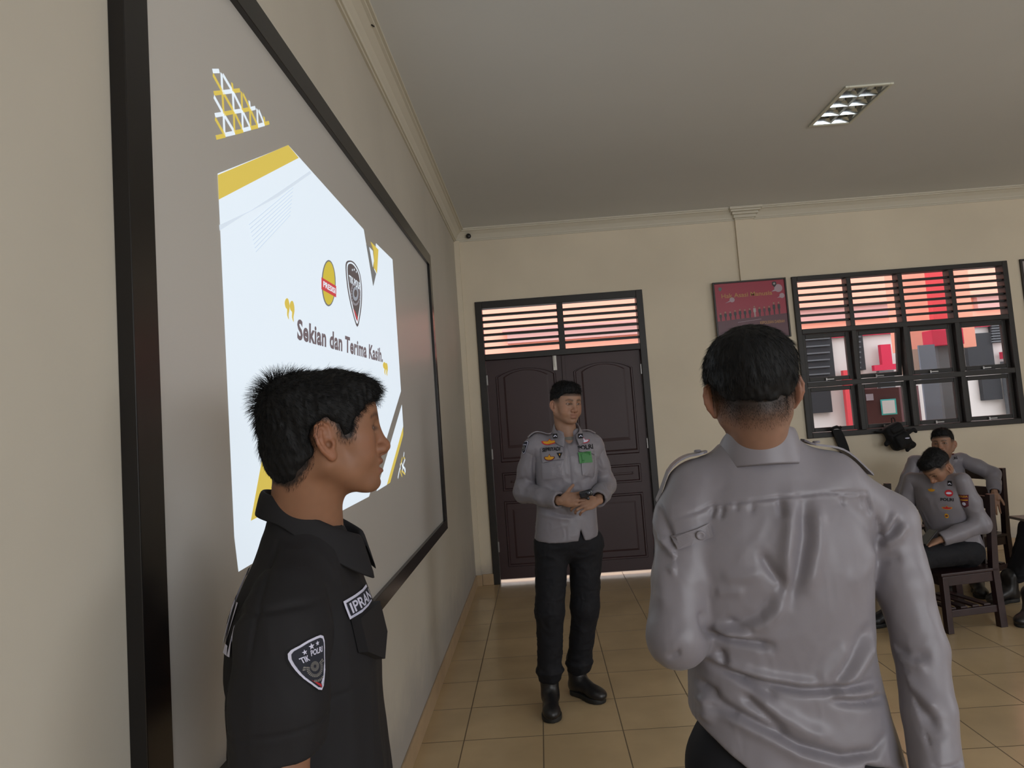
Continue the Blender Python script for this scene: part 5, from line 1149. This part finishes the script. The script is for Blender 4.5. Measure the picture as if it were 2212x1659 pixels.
# ------------------------------------------------------------------ standing man in front of the door
def insignia(P, tr, shirt, items):
    for kind, px, py, w_, h_, extra in items:
        b = hit_patch(P, tr, px, py, shirt)
        if kind == 'text': b.text('lettering', extra[0], -w_/2, -h_/2, w_/2, h_/2, PM[extra[1]], .0030, bold=.03)
        elif kind == 'wings':
            a = b.poly('wing_badge', bell([(-.5*w_, .10*h_), (-.30*w_, .18*h_), (-.12*w_, .2*h_), (0, .55*h_), (.12*w_, .2*h_), (.30*w_, .18*h_), (.5*w_, .10*h_), (.42*w_, -.25*h_), (.15*w_, -.45*h_), (-.15*w_, -.45*h_), (-.42*w_, -.25*h_)], 3), PM[extra[0]], .0022)
            b.poly('wing_field', bell([(-.42*w_, .04*h_), (-.26*w_, .10*h_), (-.10*w_, .12*h_), (0, .42*h_), (.10*w_, .12*h_), (.26*w_, .10*h_), (.42*w_, .04*h_), (.34*w_, -.18*h_), (.12*w_, -.32*h_), (-.12*w_, -.32*h_), (-.34*w_, -.18*h_)], 3), PM[extra[1]], .0034, a)
        elif kind == 'oval':
            n = 20; a = b.poly('round_badge', [(w_/2*math.cos(2*PI*t/n), h_/2*math.sin(2*PI*t/n)) for t in range(n)], PM[extra[0]], .0022)
            b.poly('badge_mark', [(w_*.34*math.cos(2*PI*t/n), h_*.16*math.sin(2*PI*t/n)) for t in range(n)], PM[extra[1]], .0034, a)
        elif kind == 'rect': b.poly('patch', [(-w_/2, -h_/2), (w_/2, -h_/2), (w_/2, h_/2), (-w_/2, h_/2)], PM[extra[0]], extra[1])
        elif kind == 'rank':
            a = b.poly('collar_patch', [(-w_/2, -h_/2), (w_/2, -h_/2), (w_/2, h_/2), (-w_/2, h_/2)], PM['blk'], .003); b.poly('chevron', [(-w_*.36, -h_*.05), (0, h_*.18), (w_*.36, -h_*.05), (w_*.36, -h_*.28), (0, -h_*.02), (-w_*.36, -h_*.28)], PM['wht'], .0045, a)
        elif kind == 'tri': b.poly('small_badge', [(-w_/2, h_/2), (w_/2, h_/2), (0, -h_/2)], PM['blk'], .0025); b.poly('badge_mark', [(-w_*.12, h_*.3), (w_*.12, h_*.3), (0, -h_*.1)], PM['gld'], .0038)
        elif kind == 'shield': tik_patch(b, w_, h_, PM, fine=False)
        elif kind == 'polda':
            a = b.poly('sleeve_badge', [(-w_*.5, h_*.5), (w_*.5, h_*.5), (w_*.42, -.35*h_), (0, -h_*.5), (-w_*.42, -.35*h_)], PM['mar'], .002); b.text('lettering', 'POLDA', -w_*.42, h_*.30, w_*.42, h_*.44, PM['gld'], .0036, a, bold=.03)
            b.poly('badge_band', [(-w_*.4, .05*h_), (w_*.4, .05*h_), (w_*.4, .13*h_), (-w_*.4, .13*h_)], PM['gld'], .0036, a, 3); b.poly('badge_mark', [(w_*.2*math.cos(t*PI/8), -.2*h_+h_*.13*math.sin(t*PI/8)) for t in range(16)], PM['wht'], .0036, a, 3)
P = Person('person', .80, 4.06, -82, 'man in grey uniform shirt and black trousers standing before the brown door')
T = P.headT((.879, 4.061, 1.658), -60.5, 4, -4); Ti = np.linalg.inv(T); BASE_M = (.28, .155, .10)
rsh, rel, rwr = P.px(4.06, 1150, 962), P.px(4.10, 1132, 1062), P.px(3.86, 1212, 1082)
lsh, lel, lwr = P.px(4.08, 1280, 958), P.px(4.12, 1308, 1048), P.px(3.88, 1290, 1082)
nb = P.loc((.872, 4.075, 1.495))
rhip, rkn, ran, rtoe = P.px(4.06, 1192, 1180), P.px(4.0, 1188, 1320), P.px(4.03, 1188, 1490), P.loc((.672, 3.87, .03))
lhip, lkn, lan, ltoe = P.px(4.10, 1265, 1175), P.px(4.10, 1264, 1310), P.px(4.19, 1247, 1470), P.loc((.93, 4.07, .03))
J = dict(pelvis=P.loc((.825, 4.07, .92)), chest=P.loc((.86, 4.07, 1.28)), neck=nb, r_sh=rsh+np.array((0, .015, -.02)), r_el=rel, r_wr=rwr, l_sh=lsh+np.array((0, -.015, -.02)), l_el=lel, l_wr=lwr, r_hip=rhip, r_kn=rkn, r_an=ran, r_toe=rtoe, l_hip=lhip, l_kn=lkn, l_an=lan, l_toe=ltoe)
nl = (Ti @ np.append(nb-np.array((0, 0, .03)), 1))[:3]
L_ = lambda v: np.array(v, float) @ P.R          # world direction -> local direction
hr = lambda F: hand(F, rwr, L_((.9, -.18, .06)), L_((.1, -1, .1)), -1, curl=(32, 38, 42, 46), th=(50, 10), size=.98)
hl = lambda F: hand(F, lwr, L_((-.8, -.35, -.10)), L_((.1, -.8, .5)), 1, curl=(40, 45, 50, 50), th=(45, 15), size=.98)
o, hV, hQ = make_body(P, T, dict(fat=.005, eye_open=.0026), J, [(rwr+L_((.07, -.02, 0)), hr, .13), (lwr+L_((-.06, -.02, 0)), hl, .13)], BASE_M, fade_mid, ((-.030, 0, -.05), nl, .056, .062), h=.0026, eye_look=5)
hair_mid(o, hV, hQ, T)
F = Field((-.26, -.32, .86), (.26, .34, 1.60), .0052)
c = lambda z: (.026+(z-.92)*.085)
F.loft([(z, 0.0+ox, c(z), rx, ry) for z, ox, rx, ry in ((.90, .0, .118, .178), (1.0, .0, .116, .172), (1.08, .0, .112, .166), (1.18, .004, .118, .168), (1.28, .006, .122, .180), (1.36, .002, .115, .180), (1.42, -.004, .095, .150), (1.46, -.008, .075, .105), (1.485, -.01, .062, .075), (1.51, -.01, .055, .062))], k=.02, ex=2.5)
F.chain([J['chest']*.25+nb*.75+np.array((0, -.06, -.015)), rsh+np.array((0, .03, .0)), rsh+np.array((0, .0, -.02))], [.046, .055, .056], k=.035)
F.chain([J['chest']*.25+nb*.75+np.array((0, .06, -.015)), lsh+np.array((0, -.03, .0)), lsh+np.array((0, .0, -.02))], [.046, .060, .064], k=.035)
F.cap(nb+np.array((.01, 0, .03)), T[:3, 3]+T[:3, :3] @ np.array((-.03, 0, -.06)), .054, .058, k=.005, mode='sub'); F.ell(nb+np.array((.085, 0, -.01)), (.05, .034, .060), k=.008, mode='sub')
# the front hem parts below the last button
hx = P.px(3.95, 1256, 1150); F.fn((.0, hx[1]-.06, .84), (.24, hx[1]+.06, 1.0), lambda x, y, z: np.maximum(np.abs(y-hx[1])-.30*np.maximum(.965-z, 0), -x+.02), k=.002, mode='sub')
F.fn((-.26, -.32, .86), (.26, .34, .93), lambda x, y, z: (z-.895+.10*np.abs(y-c(.9))**1.0*0+.012*np.cos((y-c(.9))*18))+0*x, k=.002, mode='sub')
V1, Q1 = F.mesh()
V2, Q2 = arm_sleeve(rsh+np.array((0, .004, -.01)), rel, rwr, (.056, .056, .058, .048, .046), cut=-.015, h=.005, inn=.006)
V3, Q3 = arm_sleeve(lsh+np.array((0, -.004, -.005)), lel, lwr, (.064, .056, .058, .050, .048), cut=-.03, h=.005, inn=.006)
V, Q, _ = join([(V1, Q1), (V2, Q2), (V3, Q3)]); V = relax(V, Q, 2); N = vnormals(V, Q); V = wrinkle(V, N, .005, 12, (1, 1, .7), 5); V = wrinkle(V, N, .003, 25, (.7, 1, 1), 2)
fm = lambda L: [tuple(P.px(3.93, 1080+x/4.147, 800+y/4.147)[1:3]) for x, y in L]; UV = V[:, 1:3]; fr_ = (N[:, 0] > 0)*np.clip(N[:, 0]*2.5, 0, 1)
V = folds(V, N, UV, fr_, [(fm(a), b, w_) for a, b, w_ in (([(608, 640), (625, 820), (645, 1040), (690, 1250)], -.005, .006), ([(330, 1230), (450, 1260), (560, 1300), (690, 1310)], -.006, .010), ([(340, 1290), (480, 1320), (640, 1340)], .005, .012), ([(740, 990), (830, 960), (850, 1010)], -.006, .009), ([(150, 1010), (250, 980), (340, 1040)], -.006, .010), ([(160, 1130), (280, 1140), (380, 1170)], .006, .014), ([(330, 700), (320, 880), (330, 1010)], -.007, .008), ([(870, 700), (880, 850), (860, 1000)], -.007, .008), ([(860, 770), (940, 780), (985, 900)], .004, .012), ([(380, 1050), (480, 1080), (560, 1100)], .004, .012))])
shirt = fobj('shirt', V, Q, CLO['grey'], o); tr = bvh(V, Q)
collar(shirt, T, nb+np.array((.004, 0, .002)), .066, CLO['grey'], tilt=16, tall=.042, fall=.042, front=.042, gap=24)
# t-shirt at the neck
F = Field(nb-.10, nb+.10, .004); F.cap(nb+np.array((-.0, 0, -.06)), nb+np.array((.006, 0, -.005)), .064, .060, k=.01); F.fn(nb-.1, nb+.1, lambda x, y, z: (z-nb[2]+.005+.35*(x-nb[0]))*-1.0+0*y, k=.003, mode='sub'); Vt, Qt = F.mesh(); fobj('t_shirt', relax(Vt, Qt, 1), Qt, CLO['tee'], o)
# chest pockets and flaps
PK = []
def pocket(P, tr, shirt, q, mt, name, th=.006, off=.003):
    pts = [np.array(hit_patch(P, tr, a, b, shirt).c) for a, b in q]; d = nrm(np.cross(pts[1]-pts[0], pts[2]-pts[1])); b = hit_patch(P, tr, sum(a for a, _ in q)/len(q), sum(b for _, b in q)/len(q), shirt)
    uv = [(float((p-b.c) @ b.u), float((p-b.c) @ b.v)) for p in pts]; V, f = dense(uv, 8); W3 = b.c+V[:, :1]*b.u+V[:, 1:2]*b.v; S = project(tr, W3, b.d, off+th); m = len(V); nn = 3*len(uv)
    E = project(tr, W3, b.d, .0005); PK.append((S, np.array([q for q in f]))); f = f+[(i, m+i, m+(i+1) % nn, (i+1) % nn) for i in range(nn)]; V2 = np.concatenate([S, E]); return lobj(name, (V2, f), mt, shirt, smooth=False)
cp = lambda L: [(1080+x/4.147, 800+y/4.147) for x, y in L]
pocket(P, tr, shirt, cp([(378, 835), (570, 808), (580, 945), (560, 960), (400, 978), (388, 965)]), CLO['grey'], 'pocket', .004); pocket(P, tr, shirt, cp([(368, 700), (565, 668), (570, 798), (390, 832)]), CLO['grey'], 'pocket_flap', .007)
pocket(P, tr, shirt, cp([(712, 735), (855, 765), (858, 945), (830, 955), (735, 938)]), CLO['grey'], 'pocket', .004); pocket(P, tr, shirt, cp([(703, 705), (835, 735), (835, 760), (705, 732)]), CLO['grey'], 'pocket_flap', .007)
tr = bvh(*join([(V, Q)]+PK)[:2])
insignia(P, tr, shirt, [(k, 1080+x/4.147, 800+y/4.147, w_, h_, e) for k, x, y, w_, h_, e in (('wings', 445, 642, .092, .038, ('red', 'gld')), ('text', 458, 706, .100, .024, ('SEPRIYADI', 'blk')), ('wings', 442, 782, .062, .038, ('mar', 'gld')), ('tri', 535, 765, .032, .034, ()), ('wings', 752, 630, .062, .034, ('red', 'wht')), ('text', 765, 690, .086, .026, ('POLRI', 'blk')), ('rect', 762, 780, .074, .060, ('grn', .0085)), ('shield', 212, 690, .056, .068, ()))])
for kx, ky in ((494, 588), (722, 588)):
    q = P.px(3.96, 1080+kx/4.147, 800+ky/4.147); q = q+np.array((.0, 0, 0))
    w = MB().box((-.002, -.013, -.013), (.002, .013, .013), bev=.001); w.v = [tuple(np.array(v)+q) for v in w.v]; a = lobj('collar_patch', w, PM['blk'], shirt)
    w = MB(); w.prism([tuple(q+np.array((.0025, u, v))) for u, v in ((-.009, -.001), (0, .006), (.009, -.001), (.009, -.006), (0, .001), (-.009, -.006))], (.001, 0, 0)); lobj('chevron', w, PM['wht'], a)
strap(shirt, rsh+np.array((0, -.02, .1)), nb+np.array((-.01, -.075, .06)), CLO['grey'], tree=tr, lift=.006); strap(shirt, lsh+np.array((0, .02, .1)), nb+np.array((-.01, .075, .06)), CLO['grey'], tree=tr, lift=.006)
# trousers bloused over the boots
def trousers(o, J, hipw=.165, r=(.098, .074, .062), h=.0055, blouse=True, top=1.0, name='trousers', amp=.007):
    pts = np.array([J[k] for k in J if k[2:] in ('hip', 'kn', 'an')]+[J['pelvis']]); lo = pts.min(0)-.16; hi = pts.max(0)+.16; hi[2] = max(hi[2]-.02, J['pelvis'][2]+.08); F = Field(lo, hi, h); pe = J['pelvis']
    F.ell(pe+np.array((0, 0, -.02)), (.115, hipw, .12), k=.02)
    for s in 'rl':
        a, b, c = J[s+'_hip'], J[s+'_kn'], J[s+'_an']; F.cap(pe*.4+a*.6, a, .10, r[0], k=.03); F.chain([a, b, b*.35+c*.65], [r[0], r[1], r[2]], k=.03)
        if blouse: m_ = b*.25+c*.75; F.cap(b*.35+c*.65, m_, r[2], r[2]+.006, k=.01); F.ell(m_, (r[2]+.012, r[2]+.012, .028), k=.01); F.ell(b*.15+c*.85, (r[2]-.004, r[2]-.004, .024), k=.01)
        else: F.cap(b*.35+c*.65, c, r[2], r[2]-.005, k=.02)
    V, Q = F.mesh(); V = relax(V, Q, 1); V = wrinkle(V, vnormals(V, Q), amp, 14, (1, 1, 1.3)); V = wrinkle(V, vnormals(V, Q), amp*.5, 30, (1, 1, 1.3)); return fobj(name, V, Q, CLO['trouser'], o)
trousers(o, J, hipw=.150, r=(.096, .077, .066)); boot(o, ran, rtoe, .20); boot(o, lan, ltoe, .20)
# the small black device held in both hands
q = P.wld(P.px(3.80, 1266, 1066)); dv = thing('handheld_device', 'small shiny black device held in both hands before the shirt', 'device', tuple(q))
F = Field((-.05, -.04, -.04), (.05, .04, .04), .0025); F.box((0, 0, 0), (.036, .016, .018), rotm('Y', -12), .010, k=.004); F.ell((.012, -.014, .004), (.012, .010, .012), k=.004); F.cap((-.02, 0, -.01), (.01, .004, -.028), .009, .008, k=.008)
V, Q = F.mesh(); fobj('casing', V, Q, mat('glossy_black_plastic', (.012, .014, .02), .2, spec=.6), dv); lobj('lens', MB().lathe([(0, 0), (.008, 0), (.008, .003), (.006, .004), (0, .003)], (0, 0, 0), 18, Matrix.Translation((.012, -.024, .005)) @ Matrix.Rotation(PI/2, 4, 'X')), mat('dark_lens', (.03, .04, .06), .08, spec=.8), dv, True)
# ------------------------------------------------------------------ wooden chairs, seated people, bags
WOOD = mat('dark_red_wood', (.028, .011, .012), .38, noise=(14, .35), spec=.5)
def chair(label, x, y, yaw, seat=.42, back=.86, wid=.40, dep=.42, arm=None, group='dark wooden classroom chairs'):
    """x, y: centre of the seat on the floor; yaw: where the sitter looks"""
    t = thing('wooden_chair', label, 'chair', (x, y, 0), group); t.rotation_euler = (0, 0, math.radians(yaw)); hw, hd = wid/2, dep/2; s_ = .021
    lobj('seat', MB().box((-hd, -hw, seat-.022), (hd, hw, seat), bev=.006), WOOD, t)
    for sy in (-1, 1):
        y0 = sy*(hw-s_)
        w = MB(); w.prism([(-hd-.02, y0-s_, 0), (-hd+.03, y0-s_, 0), (-hd+.042, y0-s_, seat), (-hd-.0, y0-s_, back), (-hd-.036, y0-s_, back), (-hd-.004, y0-s_, seat)], (0, 2*s_, 0)); lobj('back_leg', w, WOOD, t)
        lobj('front_leg', MB().box((hd-.048, y0-s_, 0), (hd-.006, y0+s_, seat-.022), bev=.004), WOOD, t)
        lobj('side_rail', MB().box((-hd+.04, y0-.012, seat-.085), (hd-.05, y0+.012, seat-.024), bev=.003), WOOD, t); lobj('stretcher', MB().box((-hd+.03, y0-.012, .10), (hd-.05, y0+.012, .145), bev=.003), WOOD, t)
    lobj('front_rail', MB().box((hd-.040, -hw+.042, seat-.085), (hd-.016, hw-.042, seat-.024), bev=.003), WOOD, t)
    for i in range(4): u = -hd+.07+i*.085; lobj('shelf_slat', MB().box((u, -hw+.02, .145), (u+.05, hw-.02, .158), bev=.003), WOOD, t)
    w = MB()
    for z0, z1 in ((back-.10, back-.015), (back-.24, back-.16)): w = MB().box((-hd-.026, -hw+.042, z0), (-hd-.006, hw-.042, z1), bev=.004); lobj('back_slat', w, WOOD, t)
    for yy in (-.07, .07): lobj('back_slat', MB().box((-hd-.018, yy-.02, seat), (-hd-.004, yy+.02, back-.241), bev=.003), WOOD, t)
    if arm is not None:
        sy = arm; y0 = sy*(hw+.01); lobj('arm_post', MB().box((hd-.05, y0-.015, seat-.08), (hd-.01, y0+.015, seat+.215), bev=.003), WOOD, t)
        P4 = [(-hd+.0, y0-.03*sy), (-hd+.0, y0+.03*sy), (0, y0+.05*sy), (hd+.02, y0+.10*sy), (hd+.30, y0+.10*sy), (hd+.32, y0-.20*sy), (hd+.06, y0-.20*sy), (.06, y0-.04*sy)]
        w = MB(); w.prism([(a, b, seat+.215) for a, b in P4], (0, 0, .018)); lobj('writing_tablet', w, mat('tablet_laminate', (.10, .09, .09), .3), t)
    return t
def seated(label, head, hyaw, hpitch, hroll, pelvis, yaw, sh, el, wr, kn, an, toe, base=BASE_M, shirt_mat=None, curls=35, fade=fade_mid, res=.006, hands_dir=None, items=(), lean=0):
    """all arguments in world coordinates, (left, right) pairs"""
    P = Person('person', pelvis[0], pelvis[1], yaw, label); T = P.headT(head, hyaw, hpitch, hroll); Ti = np.linalg.inv(T); W = P.loc
    LS, RS = W(sh[0]), W(sh[1]); pe = W(pelvis); mid = (LS+RS)/2; nb = mid*.55+(T[:3, 3]+T[:3, :3] @ np.array((-.04, 0, -.09)))*.45; nb = nb+np.array((-.01, 0, .0))
    J = dict(pelvis=pe, chest=pe*.3+mid*.7, neck=nb, l_sh=LS, r_sh=RS, l_el=W(el[0]), r_el=W(el[1]), l_wr=W(wr[0]), r_wr=W(wr[1]), l_hip=pe+np.array((.03, .09, -.0)), r_hip=pe+np.array((.03, -.09, 0)), l_kn=W(kn[0]), r_kn=W(kn[1]), l_an=W(an[0]), r_an=W(an[1]))
    nl = (Ti @ np.append(nb-np.array((0, 0, .02)), 1))[:3]; hs = []
    for i, (s, sg) in enumerate((('l', 1), ('r', -1))):
        d = nrm(J[s+'_wr']-J[s+'_el']) if hands_dir is None else np.array(hands_dir[i]) @ P.R; w_ = J[s+'_wr']
        hs.append((w_+d*.08, (lambda F, w_=w_, d=d, sg=sg: hand(F, w_, d, (0, 0, 1) if abs(d[2]) < .8 else (-1, 0, 0), sg, curl=(curls,)*4)), .13))
    o, hV, hQ = make_body(P, T, dict(eye_open=.003), J, hs, base, fade, ((-.030, 0, -.05), nl, .052, .058), h=.003, hh=.003); hair_mid(o, hV, hQ, T, 4000)
    lo = np.minimum(np.minimum(LS, RS), pe)-.2; hi = np.maximum(np.maximum(LS, RS), pe)+.2; F = Field(lo, hi, res)
    ax = nrm(mid-pe); wv = nrm((RS-LS)-ax*((RS-LS) @ ax)); fv = np.cross(wv, ax); Rm = np.stack([fv, wv, ax], 1); Lb = np.linalg.norm(mid-pe)
    for t, rx, ry in ((.02, .125, .175), (.22, .120, .165), (.42, .118, .165), (.62, .120, .175), (.80, .108, .172)): F.ell(pe+ax*Lb*t+fv*.0, (rx, ry, .12), Rm, k=.05)
    F.chain([nb+np.array((0, 0, -.035)), LS], [.055, .056], k=.045); F.chain([nb+np.array((0, 0, -.035)), RS], [.055, .056], k=.045)
    F.cap(nb+np.array((0, 0, .01)), T[:3, 3]+T[:3, :3] @ np.array((-.03, 0, -.06)), .054, .056, k=.005, mode='sub'); V1, Q1 = F.mesh()
    A_ = [arm_sleeve(J[s+'_sh'], J[s+'_el'], J[s+'_wr'], (.056, .055, .055, .047, .044), cut=-.01, h=res, inn=.006) for s in 'lr']
    V, Q, _ = join([(V1, Q1)]+A_); V = relax(V, Q, 1); N = vnormals(V, Q); V = wrinkle(V, N, .007, 14, (1, 1, .8), 5)
    shirt = fobj('shirt', V, Q, shirt_mat or CLO['grey'], o); collar(shirt, T, nb+np.array((0, 0, .0)), .062, CLO['grey'], tilt=12+lean, tall=.038, fall=.042, front=.05)
    trousers(o, J, r=(.088, .070, .060), h=.007, amp=.006)
    for s, tt in (('l', toe[0]), ('r', toe[1])):
        an_ = J[s+'_an'].copy(); b_ = boot(o, an_, W(tt), .18)
    if items: insignia(P, bvh(V, Q), shirt, items)
    return o, P
c4 = lambda x, y: (1960+x/8.295, 920+y/8.295)
seated('seated man in grey uniform looking down with orange badges on his chest', (3.385, 4.92, 1.055), -165, 40, 4, (3.49, 4.99, .495), -150,
       ((3.47, 4.80, .965), (3.30, 5.10, .955)), ((3.55, 4.78, .68), (3.24, 5.16, .70)), ((3.27, 4.78, .60), (3.14, 4.98, .60)), ((3.08, 4.74, .50), (3.02, 5.02, .50)), ((3.10, 4.72, .09), (3.04, 5.06, .09)), ((2.94, 4.66, .03), (2.88, 5.02, .03)), lean=10,
       items=[('oval', *c4(745, 1205), .048, .046, ('red', 'wht')), ('text', *c4(710, 1320), .075, .020, ('POLRI', 'blk')), ('wings', *c4(710, 1465), .062, .026, ('gld', 'red')), ('oval', *c4(705, 1610), .024, .034, ('gld', 'mar')), ('polda', *c4(1010, 1350), .060, .085, ()), ('wings', *c4(430, 1145), .045, .026, ('gld', 'gld')), ('rank', *c4(765, 1030), .030, .032, ())])
chair('dark wooden chair under the man who looks down', 3.42, 5.0, -170, seat=.385, back=.86, arm=-1)
seated('seated man leaning back with his arm over a chair, behind the man looking down', (3.984, 5.90, 1.135), -134, -4, 4, (4.10, 6.10, .485), -118,
       ((4.17, 6.0, .985), (3.86, 6.14, .975)), ((4.34, 5.88, .86), (3.72, 6.12, .72)), ((4.26, 5.76, .73), (3.80, 5.90, .62)), ((3.98, 5.74, .50), (3.80, 5.84, .50)), ((3.98, 5.66, .09), (3.80, 5.76, .09)), ((3.92, 5.5, .03), (3.74, 5.6, .03)), hands_dir=((-.2, -.1, -1), (.3, -.8, -.2)), curls=25,
       items=[('oval', *c4(785, 500), .045, .042, ('mar', 'gld')), ('text', *c4(800, 585), .08, .020, ('POLRI', 'blk')), ('polda', *c4(1080, 450), .060, .070, ())])
chair('dark wooden chair with an arm draped over its back', 4.16, 6.02, -160, seat=.385, back=.90, wid=.42)
chair('dark wooden chair with writing tablet at the right picture edge', 4.62, 5.35, 178, seat=.385, back=.86, arm=1)
seated('seated person at the right picture edge, only dark trouser legs and boots showing', (4.70, 5.22, 1.16), 180, 5, 0, (4.64, 5.32, .492), 182,
       ((4.68, 5.13, 1.0), (4.68, 5.50, 1.0)), ((4.60, 5.06, .74), (4.60, 5.56, .74)), ((4.38, 5.12, .62), (4.38, 5.46, .62)), ((4.26, 5.10, .46), (4.28, 5.42, .50)), ((3.90, 4.92, .12), (4.06, 5.38, .09)), ((3.72, 4.80, .03), (3.90, 5.34, .03)))
chair('dark wooden chair half hidden behind the man with his back to the camera', 3.05, 5.62, -175, seat=.385, back=.90, arm=-1)
ph = thing('phone', 'small dark phone in the hands of the man looking down', 'phone', tuple(at(1, 4.78, 2004, 1160))); ph.rotation_euler = (0, math.radians(-35), math.radians(20))
lobj('casing', MB().box((-.07, -.035, -.004), (.07, .035, .004), bev=.003), M['black'], ph); lobj('screen', MB().box((-.064, -.031, .0041), (.064, .031, .0046)), mat('phone_glass', (.03, .035, .04), .1, spec=.7), ph)
# backpack and strap bag hanging below the window
bagm = cloth('black_nylon', (.005, .005, .006), .75, .0, 700)
b0 = at(1, 6.93, 1940, 942); bg = thing('backpack', 'black backpack with a small pale logo hanging on the window sill', 'bag', tuple(b0))
F = Field((-.22, -.12, -.24), (.24, .12, .24), .006); F.box((-.015, 0, .0), (.092, .055, .125), rotm('Y', -24), .045, k=.02); F.box((.018, -.050, -.035), (.072, .028, .065), rotm('Y', -24), .022, k=.006); F.box((-.03, -.052, .07), (.060, .020, .030), rotm('Y', -24), .016, k=.006); F.ell((.03, -.01, -.08), (.07, .05, .045), k=.02); F.cap((.08, 0, .02), (.16, .01, .05), .020, .015, k=.02); F.cap((.16, .01, .05), (.175, .01, .03), .018, .015, k=.01); F.cap((.08, 0, -.03), (.13, .01, -.09), .025, .03, k=.02); F.cap((.13, .01, -.09), (.07, 0, -.14), .024, .016, k=.02); F.cap((-.09, 0, .04), (-.19, .02, .055), .022, .010, k=.02); F.cap((-.08, 0, -.02), (-.12, .0, -.07), .024, .02, k=.02)
V, Q = F.mesh(); V = relax(V, Q, 1); V = wrinkle(V, vnormals(V, Q), .006, 22); fobj('pack', V, Q, bagm, bg); tb_ = bvh(V, Q)
lobj('logo', (project(tb_, [(.045+.022*math.cos(t*PI/6), -.2, -.02+.007*math.sin(t*PI/6)) for t in range(12)], (0, 1, 0), .002), [tuple(range(12))]), PM['wht'], bg)
w = MB(); lobj('hanging_loop', MB().tube([(-.03, .03, .12), (-.02, .05, .17), (.0, .06, .175), (.01, .05, .16), (.0, .03, .12)], .006, 8), bagm, bg)
s0 = [at(1, 6.96, a, b) for a, b in ((1806, 928), (1812, 940), (1822, 965), (1829, 990), (1832, 1020))]; c0 = s0[0]
sb = thing('strap_bag', 'black bag strap hanging from the window corner', 'bag', tuple(c0)); w = MB(); v = []; f = []
for i, q in enumerate(s0):
    q = q-c0; ww = (.042, .046, .044, .042, .045)[i]; v += [q+np.array((-ww, -.012, 0)), q+np.array((ww, -.012, 0)), q+np.array((ww, .02, 0)), q+np.array((-ww, .02, 0))]
for i in range(4): f += [(i*4+k, i*4+(k+1) % 4, (i+1)*4+(k+1) % 4, (i+1)*4+k) for k in range(4)]
f += [(3, 2, 1, 0), (16, 17, 18, 19)]; w.add(v, f); lobj('strap', w, bagm, sb); q = s0[-1]-c0
F = Field(q-np.array((.13, .09, .30)), q+np.array((.13, .09, .05)), .007); F.ell(q+np.array((0, -.01, -.12)), (.095, .05, .13), k=.02); V, Q = F.mesh(); fobj('pouch', wrinkle(V, vnormals(V, Q), .006, 20), Q, bagm, sb)
lobj('knot', MB().tube([(-.05, .01, .0), (-.03, -.02, .02), (.0, -.02, .028), (.03, -.01, .015), (.05, .01, .02)], .014, 8), bagm, sb, True)
